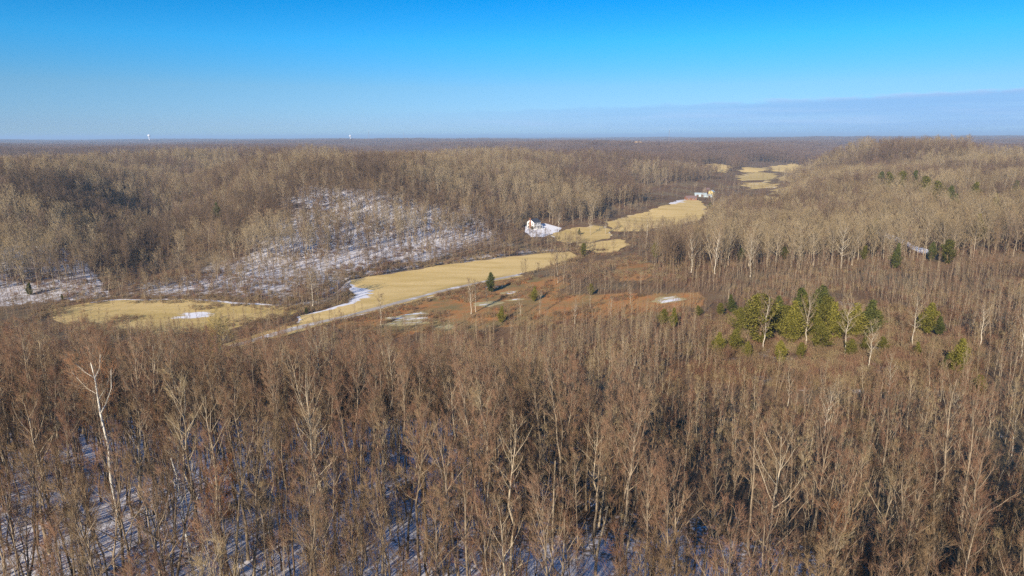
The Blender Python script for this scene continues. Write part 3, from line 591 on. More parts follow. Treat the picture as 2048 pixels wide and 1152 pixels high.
def place_tree(name, key, loc, rot, s, label, cat, group):
    tm, cm = TV[key][1]; root = bpy.data.objects.new(name, None); COL.objects.link(root); root.location = loc; root.rotation_euler = rot; root.scale = (s, s, s)
    for nm, me in (('trunk', tm), ('crown', cm)): o = bpy.data.objects.new(nm, me); COL.objects.link(o); o.parent = root
    return tag(root, label, cat, group)
def px_size(p): return float((np.asarray(p)-np.array([0, 0, CAMZ]))@_F)/FPX
CEDH = [10.0, 10.0, 10.0, 10.0]
def place_cedar(px, py, hp, kind, label, name='cedar_tree', group='green cedars scattered through the bare woods'):
    p = hit(px, py); s = hp*px_size(p)/9.6; root = bpy.data.objects.new(name, None); COL.objects.link(root); root.location = tuple(p); root.rotation_euler = (random.uniform(-.06, .06), random.uniform(-.06, .06), random.uniform(0, 6.3)); w = s*random.uniform(1.2, 1.8); root.scale = (w, w, s)
    for nm, me in (('trunk', CEDM[kind][0]), ('foliage', CEDM[kind][1])): o = bpy.data.objects.new(nm, me); COL.objects.link(o); o.parent = root
    LAND.append((p[0], p[1], min(2.6*w, 4.0) if p[1] < 200 else (3.0 if p[1] < 420 else 4.5))); return tag(root, label, 'cedar tree', group)
for a in [
 (1533,676,84,2,'olive cedar squeezed between the two leftmost tall cedars'),
 (1567,680,74,0,'cedar filling the gap left of the yellowish one'),
 (1597,668,96,3,'dark pointed cedar behind the yellowish one'),
 (1628,684,78,1,'lighter cedar just right of the broad central one'),
 (1650,672,84,2,'olive cedar beside the dark one with the highest tip'),
 (1682,676,60,0,'cedar bridging the main cluster and the paired cedars'),
 (1478,668,56,2,'olive cedar left of the tall one at the cluster\'s left end'),
 (1520,692,108,0,'tall dense cedar at the left end of the main green cluster'),
 (1552,668,80,3,'dark cedar standing behind the tall one at the left end of the cluster'),
 (1582,692,96,1,'yellowish cedar left of centre in the main green cluster'),
 (1610,680,92,0,'broad cedar at the centre of the main green cluster'),
 (1637,655,88,3,'dark narrow cedar with the highest tip, behind the centre of the cluster'),
 (1662,688,88,1,'yellow-green cedar right of centre in the main green cluster'),
 (1640,702,58,2,'short cedar at the front foot of the main green cluster'),
 (1706,680,78,1,'yellow-green left one of the paired cedars on the cluster\'s right'),
 (1735,676,82,3,'dark right one of the paired cedars on the cluster\'s right'),
 (1752,668,50,0,'small cedar leaning on the right side of the paired cedars'),
 (1462,625,38,3,'rounded dark cedar alone on the brown slope left of the cluster'),
 (1440,632,28,0,'low cedar touching the rounded dark one on its left'),
 (1345,655,42,1,'yellowish cedar below the white snow patch in the clearing'),
 (1326,650,34,2,'slim cedar left of the yellowish one below the snow patch'),
 (1397,632,22,0,'tiny round cedar between the snow patch and the cluster'),
 (1853,668,66,1,'tall yellow-green cedar east of the cluster beside a pale bare tree'),
 (1876,670,40,3,'short dark cedar tucked against the tall yellow-green one east of the cluster'),
 (1912,752,80,1,'isolated bright olive cedar at the far right among bare saplings'),
 (1888,748,44,3,'dark cedar against the left of the isolated olive one'),
 (1436,712,50,1,'bright low cedar at the lower left corner of the green cluster'),
 (1468,706,52,0,'low cedar between the lower left corner and the tall left one'),
 (1495,716,36,2,'small cedar in front of the tall left one of the cluster'),
 (1562,726,48,1,'bushy yellow cedar in front of the cluster near a pale trunk'),
 (1600,722,40,0,'bushy cedar in front of the middle of the cluster'),
 (1700,716,40,0,'low spreading cedar below the paired cedars'),
 (1728,708,36,1,'low yellow cedar below and right of the paired cedars'),
 (1765,706,34,0,'small olive cedar on the snow dusted ground right of the pairs'),
 (1500,645,44,0,'half hidden cedar behind the left side of the cluster'),
 (1600,640,40,2,'half hidden cedar behind the middle of the cluster'),
 (1835,712,30,1,'small olive cedar under the pale tree east of the cluster'),
 (1955,790,42,0,'dull cedar below the isolated olive one at far right'),
 (980,585,42,3,'dark blue-green cedar standing alone beside the farm road'),
 (1003,646,36,1,'bright yellow-green cedar in the brown brush below the farm road'),
 (1068,603,32,1,'thin loose cedar among bare saplings in the clearing'),
 (1182,591,24,0,'small round cedar at the back edge of the clearing'),
 (1311,516,32,1,'bright cedar above the orange grass bank'),
 (1166,513,28,0,'small cedar at the right tip of the long hay field'),
 (1158,470,14,3,'tiny dark cedar in the pasture beyond the house'),
 (435,448,44,3,'single dark cedar in the bare woods of the left hillside'),
 (60,590,26,3,'dark cedar at the far left edge of the snow covered slope'),
 (125,600,12,0,'very small cedar at the left end of the valley edge'),
 (612,628,14,3,'very small dark cedar on the bank between the two fields'),
 (1892,528,50,2,'large cedar beyond the snowy track on the right hillside'),
 (1862,522,40,3,'dark cedar at the lower end of the snowy track'),
 (1790,538,54,3,'dark cedar in the band of tall bare trees right of centre'),
 (1728,520,30,0,'cedar half hidden in the band of tall bare trees'),
 (1480,524,30,3,'dim cedar near the left part of the tall tree band'),
 (1745,480,44,0,'cedar above the upper end of the snowy track'),
 (1958,480,54,1,'small bright cedar far right above the snowy track'),
 (1800,390,48,0,'broad cedar in the green group high on the right hill'),
 (1776,388,44,0,'left hand cedar of the green group high on the right hill'),
 (1824,388,48,3,'right hand cedar of the green group high on the right hill'),
 (1758,384,42,3,'small cedar just left of the green group on the hill'),
 (1846,408,56,2,'first cedar below the green group on the hill'),
 (1872,416,54,0,'second cedar below the green group, nearer the right'),
 (1895,424,54,3,'third cedar below the green group, rightmost of the string'),
 (1948,414,50,0,'little cedar by the snow line near the right edge'),
 (2025,412,52,3,'dark cedar at the right edge of the upper hillside'),
 (1568,520,28,2,'cedar low in the tree band above the clearing'),
 (1905,436,50,3,'dark cedar midway up the right hill, below the string of three'),
 (1985,432,46,1,'yellowish cedar midway up the right hill near the edge'),
 (1420,420,16,3,'dark cedar beside the far pasture in the valley'),
 ]: place_cedar(*a)
CL = dict()
def landmark(px, py, hp, key, label, name='pale_tree', group='pale trees standing out from the woods', lean=0.0, clear=2.2):
    p = hit(px, py); s = hp*px_size(p)/TV[key][2]; LAND.append((p[0], p[1], clear))
    return place_tree(name, key, tuple(p), (random.uniform(-.02, .02), lean, random.uniform(0, 6.3)) if not lean else (0, lean, 0), s, label, 'tree', group)
for a in [
 (1247,738,72,'w1','white barked tree alone above the brown saplings at centre'),
 (1527,700,112,'w1','pale bare tree rising through the left of the cedar cluster'),
 (1690,712,112,'w0','whitish bare tree in front of the paired cedars'),
 (1612,690,106,'w1','pale forked tree in the middle of the cedar cluster'),
 (1736,738,92,'w0','whitish tree just below the paired cedars'),
 (1826,690,104,'w0','spreading pale tree east of the cedar cluster'),
 (1650,872,100,'w1','tan spreading tree below the cedars in young growth'),
 (1776,790,80,'w1','pale bushy tree among saplings at right'),
 (1902,880,104,'w0','pale tree with wide limbs at right in the young growth'),
 (2022,912,96,'w0','pale tree near the right edge in the young growth'),
 (1575,812,84,'w1','pale slender tree left of the tan spreading one'),
 (1960,690,86,'w1','slim pale tree far right behind the isolated cedar'),
 (2040,720,120,'w1','tall slim pale tree against the right edge'),
 (1683,540,86,'w0','large pale spreading tree in the right hand tree band'),
 (1500,554,90,'w1','pale tree in the tall band above the clearing'),
 (1430,548,84,'w1','thin pale tree at the left of the tall band'),
 (1382,545,82,'w1','pale tree at the left end of the tall band'),
 (1325,505,60,'w1','pale tree behind the orange bank'),
 (1292,492,58,'w0','pale forked tree near the valley above the orange bank'),
 (942,628,66,'w1','slim pale tree left of the leaning pair beside the road'),
 (952,624,60,'w0','white trunked tree leaning near the farm road'),
 (974,612,36,'w1','short pale sapling in front of the dark cedar'),
 (1080,628,46,'w1','pale sapling in the brown brush of the clearing'),
 (1040,632,40,'w1','thin pale sapling left in the brown brush'),
 (1180,618,44,'w1','pale sapling below the round cedar in the clearing'),
 (1222,640,50,'w1','pale sapling at the lower edge of the clearing'),
 (1150,648,46,'w1','pale sapling where the clearing meets the woods'),
 (1260,608,36,'w1','small pale sapling at the right end of the clearing'),
 (762,652,60,'w1','thin bare tree standing in front of the farm road'),
 (625,612,70,'w0','grey bare tree on the bank where the two fields meet'),
 (1118,458,30,'w1','bare tree behind the yard of the white house'),
 (1180,470,40,'w0','bare shade tree in the pasture beyond the house'),
 (1212,468,44,'w1','tall bare tree right of the shade tree in the pasture'),
 (1425,425,36,'w0','white tree in front of the farm buildings'),
 (1445,430,38,'w0','pale tree right of the white one by the far pasture'),
 ]: landmark(*a)
landmark(465, 835, 190, 'gold', 'tree with yellow-green twigs rising over the left field edge', 'yellow_twigged_tree', None)
landmark(640, 840, 170, 'm2', 'grey forked tree with long ascending limbs left of centre', 'forked_tree', None)
landmark(735, 880, 170, 'm4', 'tall pale tree with an open narrow crown left of centre', 'open_crowned_tree', None)
landmark(452, 1085, 150, 'rust', 'tree keeping rust-orange leaves at lower left', 'rusty_leaved_tree', 'trees still holding rust coloured leaves')
landmark(395, 1130, 80, 'rust', 'small sapling with rust-orange leaves at the lower left, below the bigger one', 'rusty_leaved_tree', 'trees still holding rust coloured leaves')
landmark(205, 905, 150, 'rust', 'rust-tinged tree crown beside the white barked tree at upper left', 'rusty_leaved_tree', 'trees still holding rust coloured leaves')
landmark(1660, 1140, 130, 'rust', 'small tree with tan leaves at the lower right', 'rusty_leaved_tree', 'trees still holding rust coloured leaves')
# the white barked sycamore with its open fork
def special_tree(name, px, py, trunk, r0, limbs, bark, twig, label, top_r=0.3, ntw=7, sub=6, tl=1.0):
    base = hit(px, py); LAND.append((base[0], base[1], 3.0)); root = empty(name, tuple(base)); tag(root, label, 'tree')
    T = np.array(trunk, float)[None]; k = T.shape[1]; tv, tq = tubes(T, (r0*np.linspace(1, top_r, k))[None], 8); obj('trunk', mesh_from(name+'_trunk', tv, [tq], [BARK[bark]], smooth=True), root)
    g_ = np.random.default_rng(77); allP = [T[0, -4:]]
    for q, (pts, r) in enumerate(limbs):
        Pq = np.array(pts, float)[None]; v, f = tubes(Pq, (r*np.linspace(1, 0.3, Pq.shape[1]))[None], 6); obj('limb', mesh_from(name+'_limb', v, [f], [BARK[bark]], smooth=True), root); allP.append(Pq[0])
    def resamp(P, n=6):
        t_ = np.linspace(0, len(P)-1, n); i_ = np.minimum(t_.astype(int), len(P)-2); return P[i_]+(P[i_+1]-P[i_])*(t_-i_)[:, None]
    if sub:
        LP = np.stack([resamp(p) for p in allP]); a, b_, c = branchlets(g_, LP, sub*2, 0.2, 1.0, 0.7, 0.25, 2.8, 0); SP = poly(g_, a, b_, c, 4, 0.06, 0.12); v1, f1 = tubes(SP, (0.026*np.linspace(1, .3, 4))[None]*np.ones((len(SP), 1)), 3)
        a, b_, c = branchlets(g_, SP, ntw, 0.1, 1.0, 0.65, 0.2, tl, 0); TP = np.stack([a, a+b_*(c*0.5)[:, None], a+b_*c[:, None]], 1); v2, f2 = spikes(a, a+b_*c[:, None], 0.012)
        a, b_, c = branchlets(g_, TP, 3, 0.1, 1.0, 0.65, 0.2, tl*0.5, 0); v3, f3 = spikes(a, a+b_*c[:, None], 0.009)
        obj('crown', mesh_from(name+'_crown', np.r_[v1, v2, v3], [f1, np.r_[f2+len(v1), f3+len(v1)+len(v2)]], [BARK['grey'], TWIG[twig]], np.r_[np.zeros(len(f1)), np.ones(len(f2)+len(f3))]), root)
    return root
special_tree('white_barked_tree', 238, 1055, [(0.1,0,-.8),(0.1,0,2),(-.15,0,6),(0.05,.1,10),(-.25,0,14),(-.35,0.1,16.3),(-.3,0,18.2),(-.5,0,20.0)], 0.18,
 [([(-.25,0,14),(0.6,-.2,15.2),(1.4,-.1,17.0),(1.6,0,19.2)], .08), ([(-.35,0.1,16.3),(-1.5,.3,16.9),(-2.4,.5,17.8),(-3.0,.4,18.8)], .055), ([(-.3,0,18.2),(-1.2,-.3,19.1),(-1.9,-.4,20.1)], .05), ([(-.3,0,18.2),(.2,.3,19.3),(.4,.4,20.8)], .055), ([(-.3,0,15.6),(.4,.8,17),(.8,1.2,18.6)], .045)],
 'chalk', 'amber', 'tall white barked tree with an open fork and rusty twigs at left')
special_tree('leaning_pale_tree', 385, 1150, [(0.1,0,-.8),(0,0,2),(-.2,0,5),(-.3,.1,8),(-.5,.2,11),(-.8,.1,13)], 0.17,
 [([(-.25,0,5.8),(0.9,-.4,7.6),(1.8,-.3,9.4)], .06), ([(-.4,.1,9.5),(-1.4,.4,11),(-1.9,.4,12.6)], .05), ([(-.3,0,8),(.6,.5,10),(1.0,.6,12.6)], .06), ([(-.5,.2,11),(-.1,0,12.6),(.1,0,14.5)], .05)],
 'chalk', 'red', 'pale yellow-grey tree with one slanting limb at the bottom left', sub=4, ntw=5)
special_tree('snapped_tree', 1190, 1150, [(0,0,-.8),(0.1,0,2),(0.4,0,4),(.9,.1,6.2),(1.1,.1,7.6)], 0.17, [([(0.1,0,1.4),(-.7,.1,3.4),(-1.0,.2,5.6)], .07)], 'pale', 'tan', 'snapped pale trunk with a splintered yellow top at bottom centre', 0.45, sub=0)
special_tree('snapped_tree', 1105, 1100, [(0,0,-.8),(0,0,3),(0.1,.1,7),(.2,.1,10.5)], 0.13, [([(0.1,.1,7),(1.2,.3,8.6),(1.9,.3,10.0)], .05)], 'pale', 'tan', 'tall snapped trunk with a bright broken tip left of the lower one', 0.5, sub=3, ntw=3)

# ------------------------------------------------------------------ masses: one object each, the trees set out by geometry nodes
def scatter_object(name, pts, idx, rot, scl, meshes, label=None):
    me = bpy.data.meshes.new(name); me.vertices.add(len(pts)); me.vertices.foreach_set('co', np.asarray(pts, np.float32).ravel())
    a = me.attributes.new('pick', 'INT', 'POINT'); a.data.foreach_set('value', np.asarray(idx, np.int32))
    a = me.attributes.new('spin', 'FLOAT_VECTOR', 'POINT'); a.data.foreach_set('vector', np.asarray(rot, np.float32).ravel())
    a = me.attributes.new('size', 'FLOAT_VECTOR', 'POINT'); a.data.foreach_set('vector', np.asarray(scl, np.float32).ravel())
    o = obj(name, me)
    ng = bpy.data.node_groups.new(name, 'GeometryNodeTree'); ng.interface.new_socket('Geometry', in_out='INPUT', socket_type='NodeSocketGeometry'); ng.interface.new_socket('Geometry', in_out='OUTPUT', socket_type='NodeSocketGeometry')
    gi = ng.nodes.new('NodeGroupInput'); go = ng.nodes.new('NodeGroupOutput'); ip = ng.nodes.new('GeometryNodeInstanceOnPoints'); m2p = ng.nodes.new('GeometryNodeMeshToPoints')
    ci = ng.nodes.new('GeometryNodeCollectionInfo'); c = bpy.data.collections.new(name+'_kinds')
    for k, m_ in enumerate(meshes):
        q = bpy.data.objects.new('%s_kind_%02d' % (name, k), m_); c.objects.link(q)
    ci.inputs['Collection'].default_value = c; ci.inputs['Separate Children'].default_value = True; ci.inputs['Reset Children'].default_value = True
    def na_(n_, ty):
        x = ng.nodes.new('GeometryNodeInputNamedAttribute'); x.data_type = ty; x.inputs['Name'].default_value = n_; return x.outputs['Attribute']
    ng.links.new(gi.outputs[0], m2p.inputs[0]); ng.links.new(m2p.outputs[0], ip.inputs['Points']); ng.links.new(ci.outputs[0], ip.inputs['Instance'])
    ip.inputs['Pick Instance'].default_value = True; ng.links.new(na_('pick', 'INT'), ip.inputs['Instance Index'])
    e2r = ng.nodes.new('FunctionNodeEulerToRotation'); ng.links.new(na_('spin', 'FLOAT_VECTOR'), e2r.inputs[0]); ng.links.new(e2r.outputs[0], ip.inputs['Rotation']); ng.links.new(na_('size', 'FLOAT_VECTOR'), ip.inputs['Scale'])
    ng.links.new(ip.outputs[0], go.inputs[0]); md = o.modifiers.new('place', 'NODES'); md.node_group = ng
    tag(o, kind='stuff'); return o
def jgrid(x0, x1, y0, y1, s, g):
    gx, gy = np.meshgrid(np.arange(x0, x1, s), np.arange(y0, y1, s)); gx = gx.ravel()+g.uniform(-.5, .5, gx.size)*s; gy = gy.ravel()+g.uniform(-.5, .5, gy.size)*s; return gx, gy
def in_view(x, y, m=35.0): return (np.abs(x) < y*0.79+m) & (y > 8)

g = np.random.default_rng(11)
# region of young slender trees: the shelf to the right, between the near ridge and the line of tall trees
YOUNG = np.array([hit(*p)[:2] for p in [(2048,1140),(1750,1110),(1460,1050),(1230,960),(1000,850),(860,770),(830,700),(900,665),(1010,650),(1130,640),(1280,628),(1390,612),(1380,592),(1230,575),(1110,562),(1060,548),(1110,535),(1165,518),(1215,505),(1300,518),(1310,545),(1500,556),(1900,556)]] + [(420,300),(420,40)])
BRUSH = CLEAR
def woods_mask(x, y):
    ok = np.ones(len(x), bool)
    for P in FIELDS: ok &= ~(inside(P, x, y) | (pdist(P, x, y) < 2.0))
    ok &= pdist(ROAD, x, y, closed=False) > 5; ok &= pdist(TRK, x, y, closed=False) > 3.5
    ok &= ~inside(BRUSH, x, y)
    for lx, ly, lr in LAND:
        ok &= np.hypot(x-lx, y-ly) > lr
        if lr > 2.9:
            d_ = math.hypot(lx, ly); ux, uy = lx/d_, ly/d_; a = x*ux+y*uy; c_ = np.abs(x*uy-y*ux); ok &= ~((a > d_-(17 if d_ < 200 else 40)) & (a < d_) & (c_ < lr*(0.55 if d_ < 200 else 0.9)))
    return ok
# sight lines kept open over the near forest's edge: trees there are lower so the field shows
allx = []; 
def rotv(n, g): k = np.where(g.random(n) < 0.09, 3.2, 1.0); return np.c_[g.normal(size=n)*0.04*k, g.normal(size=n)*0.04*k, g.uniform(0, 2*PI, n)]
def near_scale(x, y):
    """how tall the woods stand: mature on the near ridge, kept as the photo's crown line shows"""
    return 1.0
# --- near ridge
x, y = jgrid(-260, 260, 14, 330, 2.6, g); r = np.hypot(x, y); k = in_view(x, y) & woods_mask(x, y) & ~inside(YOUNG, x, y); x = x[k]; y = y[k]
valley = sstep(9, 3, height(x, y)); k = g.random(len(x)) > valley*0.55; x = x[k]; y = y[k]
k = (fbm(x/22+4, y/22, 2) + 0.25*g.random(len(x))) > 0.42; x = x[k]; y = y[k]
k = ~((x < 5) & (np.hypot(x, y) < 120)) | (g.random(len(x)) < 0.78); x = x[k]; y = y[k]
NEAR = (x, y)
pk = g.choice(8, len(x), p=[.20, .21, .04, .16, .03, .16, .13, .07]); sc = g.uniform(0.50, 1.05, len(x)); 
zz = height(x, y)
near_pts = np.c_[x, y, zz]; near_pick = pk; near_sc = sc; near_rot = rotv(len(x), g)
dist = np.sqrt(x**2+y**2+(zz-CAMZ)**2)
near_sc = near_sc*(1-0.32*sstep(115, 190, np.hypot(near_pts[:, 0], near_pts[:, 1])))*(1-0.25*sstep(190, 240, np.hypot(near_pts[:, 0], near_pts[:, 1])))
def in_frame(P, top):
    d = P-np.array([0, 0, CAMZ]); out = np.zeros(len(P), bool)
    for f in (0.0, 0.5, 0.9):
        q = d+np.array([0, 0, 1])*(top*f)[:, None]; zc = q@_F; u = (q@_R)/zc*FPX; v = (q@_U)/zc*FPX; out |= (np.abs(u) < 1024) & (np.abs(v) < 576) & (zc > 0)
    return out
HV = np.array([19, 17, 21, 18, 19, 15, 20, 16.])
vis = in_frame(near_pts, HV[near_pick]*near_sc); order = np.argsort(np.where(vis, dist, 1e6)); ind = order[:285]; rest = np.setdiff1d(np.arange(len(dist)), ind)
mass = [stuff_variant('m%d' % i) for i in range(8)]
scatter_object('near_woods', near_pts[rest], near_pick[rest], near_rot[rest], np.repeat(near_sc[rest][:, None], 3, 1), mass)
print('near woods', len(rest))
TW = {'red': 'red-brown', 'brown': 'brown', 'tan': 'tan'}; BK = {'grey': 'grey', 'pale': 'pale', 'brown': 'dark'}
def label_batch(P, keys, scs, rots, noun, name, group, rows):
    """places the trees and gives each a label of its own: looks first, then row and place, then order within what is left"""
    P = np.asarray(P); d = P-np.array([0, 0, CAMZ]); zc = d@_F; u = (d@_R)/zc*FPX/1024; rk = np.argsort(np.argsort(zc))/len(P); labs = []
    colw = ['at the left edge', 'far left', 'left', 'left of centre', 'right of centre', 'right', 'far right', 'at the right edge']
    for i in range(len(P)):
        v = TV[keys[i]]; H = v[2]*scs[i]; hgt = 'tall' if H > rows[1] else ('medium' if H > rows[0] else 'short')
        ln = rots[i][1]*math.cos(0); lean = 'right-leaning ' if ln > 0.04 else ('left-leaning ' if ln < -0.04 else '')
        row = ['front row', 'second row', 'third row', 'back row'][min(3, int(rk[i]*4))]
        c = colw[int(np.clip((u[i]+1)*4, 0, 7))]
        labs.append((u[i], '%s %s%s-barked %s, %s twigs, %s, %s' % (hgt, lean, BK[v[3]], noun, TW[v[4]], row, c)))
    by = {}
    for i, (uu, l) in enumerate(labs): by.setdefault(l, []).append(i)
    for l, ii in by.items():
        ii.sort(key=lambda i: labs[i][0]); n = len(ii)
        words = {1: [''], 2: ['leftmost: ', 'rightmost: '], 3: ['leftmost: ', 'middle: ', 'rightmost: ']}.get(n)
        if not words: words = [w+': ' for w in ['leftmost', 'second', 'third', 'fourth', 'fifth', 'sixth', 'seventh'][:n-1]] + ['rightmost: ']
        for i, w in zip(ii, words+['']*n): place_tree(name, keys[i], tuple(P[i]), tuple(rots[i]), float(scs[i]), ' '.join((w+l).split()[:16]), 'tree', group)
label_batch(near_pts[ind], ['m%d' % near_pick[i] for i in ind], near_sc[ind], near_rot[ind], 'tree', 'bare_tree', 'bare trees on the near ridge', (14.0, 17.5))
# --- saplings and brush under the near trees
x, y = jgrid(-200, 240, 14, 260, 3.0, g); k = in_view(x, y) & woods_mask(x, y) & ~inside(YOUNG, x, y) & (fbm(x/14+9, y/14, 2) > 0.53); x = x[k]; y = y[k]
young_mass = [stuff_variant('y%d' % i) for i in range(4)]
scatter_object('saplings', np.c_[x, y, height(x, y)], g.integers(0, 4, len(x)), rotv(len(x), g), np.repeat(g.uniform(0.45, 1.0, (len(x), 1)), 3, 1), young_mass)
# --- young woods on the shelf
x, y = jgrid(-60, 430, 40, 400, 2.7, g); k = in_view(x, y) & woods_mask(x, y) & inside(YOUNG, x, y); x = x[k]; y = y[k]
CL_ = inside(CLUSTER, x+9*(fbm(x/18, y/18, 2)-.5)*2, y+14*(fbm(x/18+7, y/18, 2)-.5)*2); k = (fbm(x/16+1, y/16, 3) > 0.35) & (~CL_ | (g.random(len(x)) < 0.30+0.5*(fbm(x/14+5, y/14, 2) > 0.5))); x = x[k]; y = y[k]; CL_ = CL_[k]
yp = np.c_[x, y, height(x, y)]; ypk = g.choice(4, len(x), p=[.35, .25, .25, .15]); yr = rotv(len(x), g); kb = ~inside(BANK, x, y) | (g.random(len(x)) < 0.25); x = x[kb]; y = y[kb]; CL_ = CL_[kb]; yp = yp[kb]; ypk = ypk[kb]; yr = yr[kb]
ys = g.uniform(0.5, 1.0, len(x))*np.where(CL_, 0.6, 1.0)*np.where((y > 300) & (x < 75), 0.62, 1.0)*np.where(y > 225, 0.75, 1.0)*np.where((x > 40) & (x < 150) & (y > 110) & (y < 165), 0.85, 1.0)
dist = np.linalg.norm(yp-np.array([0, 0, CAMZ]), axis=1); vis = in_frame(yp, np.full(len(x), 10.0)); order = np.argsort(np.where(vis, dist, 1e6)); yi = order[:150]; rest = np.setdiff1d(np.arange(len(x)), yi)
label_batch(yp[yi], ['y%d' % ypk[i] for i in yi], ys[yi], yr[yi], 'young tree', 'young_tree', 'slender young trees on the lower shelf', (7.0, 10.0))
scatter_object('young_woods', yp[rest], ypk[rest], yr[rest], np.repeat(ys[rest][:, None], 3, 1), young_mass)
print('young', len(x))
# --- slopes from 250 m to 800 m
x, y = jgrid(-720, 760, 250, 800, 5.3, g); k = in_view(x, y) & woods_mask(x, y) & ~inside(YOUNG, x, y) & ((y > 330) | (np.abs(x) > 260)); x = x[k]; y = y[k]
zz = height(x, y); hsn = inside(HILLSNOW, x, y); flat = zz < 5.5; k = g.random(len(x)) < np.where(hsn, 0.86, np.where(flat, np.where(y > 560, 0.35, 0.6), 0.97)); x = x[k]; y = y[k]; zz = zz[k]; hsn = hsn[k]; flat = flat[k]
HOLLOW_SHADE = np.array([hit(*p)[:2] for p in [(20,385),(180,385),(330,440),(340,520),(250,570),(150,510),(40,450)]]); hol_shade = inside(HOLLOW_SHADE, x+14*(fbm(x/30, y/30, 2)-.5), y) & (g.random(len(x)) < 0.85)  # dull-twigged trees go here: the hollow's shade is put into their colour
right = sstep(-20, 120, x); pkk = np.where(g.random(len(x)) < right*0.85, g.choice([1, 3, 1, 7, 7], len(x)), g.choice([0, 2, 7, 0, 5, 4, 3], len(x)))
pkk = np.where(hsn & (g.random(len(x)) < 0.55), 6, pkk); st_ = STAND(x, y)+0.10*g.normal(size=len(x)); pkk = np.where(((st_ > 0.60) & (x < 60)) | hol_shade, 8, pkk); pkk = np.where((st_ < 0.36) & (zz > 6), 3, pkk); pkk = np.where((st_ > 0.56) & (x >= 60), g.choice([0, 8, 5], len(x)), pkk)
low = np.where(flat, np.where(y > 560, 0.45, 0.62), 1.0)
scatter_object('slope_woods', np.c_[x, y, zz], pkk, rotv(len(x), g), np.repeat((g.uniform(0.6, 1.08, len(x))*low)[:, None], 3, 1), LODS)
print('slope', len(x))
x, y = jgrid(-1600, 1650, 800, 1900, 7.4, g); k = in_view(x, y) & woods_mask(x, y); x = x[k]; y = y[k]; zz = height(x, y)
k = (zz > 10) | (g.random(len(x)) < 0.22); x = x[k]; y = y[k]; zz = zz[k]
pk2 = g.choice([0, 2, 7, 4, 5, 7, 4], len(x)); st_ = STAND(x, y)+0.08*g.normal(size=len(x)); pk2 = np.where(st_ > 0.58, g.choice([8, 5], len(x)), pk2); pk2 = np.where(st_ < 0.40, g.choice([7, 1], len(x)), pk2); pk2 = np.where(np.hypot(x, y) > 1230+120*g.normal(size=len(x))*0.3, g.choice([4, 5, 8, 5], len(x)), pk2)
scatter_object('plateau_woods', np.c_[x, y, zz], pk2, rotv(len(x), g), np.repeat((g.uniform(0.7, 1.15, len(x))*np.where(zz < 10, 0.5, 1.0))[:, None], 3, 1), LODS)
print('plateau', len(x))
x, y = jgrid(-7500, 7500, 1850, 9500, 52, g); k = in_view(x, y, 100) & (np.hypot(x, y) > 1900); x = x[k]; y = y[k]; rz = np.c_[np.zeros((len(x), 2)), g.integers(0, 4, len(x))*PI/2]
sz = g.uniform(0.85, 1.15, (len(x), 1)); scatter_object('distant_woods', np.c_[x, y, height(x, y)-0.5], g.integers(0, 4, len(x)), rz, np.c_[np.full((len(x), 2), 1.05), sz], PATCH)
print('patches', len(x))
x, y = jgrid(20, 180, 105, 240, 1.8, g); k = inside(CLUSTER, x, y) & (fbm(x/8, y/8, 3) > 0.42); x = x[k]; y = y[k]
scatter_object('cedar_thicket_scrub', np.c_[x, y, height(x, y)], g.choice([1, 3, 3, 2], len(x)), rotv(len(x), g), np.repeat(g.uniform(0.5, 1.5, (len(x), 1)), 3, 1), BUSH)
# --- brush and tufts in the clearing and along the field edges
x, y = jgrid(-140, 200, 215, 420, 1.7, g); k = inside(BRUSH, x, y) & (pdist(ROAD, x, y, closed=False) > 4) & ~inside(HAY, x, y); x = x[k]; y = y[k]; k = fbm(x/11, y/11, 3) > 0.55; x = x[k]; y = y[k]
scatter_object('clearing_brush', np.c_[x, y, height(x, y)], g.choice([0, 1, 3, 3, 1, 2], len(x)), rotv(len(x), g), np.repeat(g.uniform(0.4, 1.0, (len(x), 1)), 3, 1), BUSH)
x, y = jgrid(-420, 420, 60, 560, 3.4, g); k = in_view(x, y) & woods_mask(x, y) & ((fbm(x/20+7, y/20, 3) > 0.50) | inside(CLUSTER, x, y)); x = x[k]; y = y[k]
scatter_object('forest_undergrowth', np.c_[x, y, height(x, y)], g.choice([1, 2, 3], len(x)), rotv(len(x), g), np.repeat(g.uniform(0.5, 1.2, (len(x), 1)), 3, 1), BUSH)

x, y = jgrid(-330, 130, 255, 560, 2.0, g); e1 = np.minimum(np.minimum(pdist(HAY, x, y), pdist(LEFTF, x, y)), pdist(CREEKW, x, y, closed=False)); inl = inside(LEFTF, x, y); inh = inside(HAY, x, y)
k = ((e1 < 7) & (fbm(x/9, y/9, 2) > 0.45) & ~inh & (pdist(ROAD, x, y, closed=False) > 4)) | (inl & (fbm(x/13+3, y/13, 2) > 0.72)); x = x[k]; y = y[k]
scatter_object('field_edge_brush', np.c_[x, y, height(x, y)], g.choice([1, 3, 3, 1, 3], len(x)), rotv(len(x), g), np.repeat(g.uniform(0.4, 1.0, (len(x), 1)), 3, 1), BUSH)
x, y = jgrid(-330, 130, 235, 560, 4.5, g); e1 = np.minimum(pdist(LEFTF, x, y), pdist(CREEKW, x, y, closed=False)); k = (((e1 < 12) & (g.random(len(x)) < 0.6)) | (inside(LEFTF, x, y) & (g.random(len(x)) < 0.05))) & ~inside(HAY, x, y) & (pdist(ROAD, x, y, closed=False) > 4); x = x[k]; y = y[k]
scatter_object('bank_saplings', np.c_[x, y, height(x, y)], g.integers(0, 4, len(x)), rotv(len(x), g), np.repeat(g.uniform(0.4, 0.9, (len(x), 1)), 3, 1), young_mass)
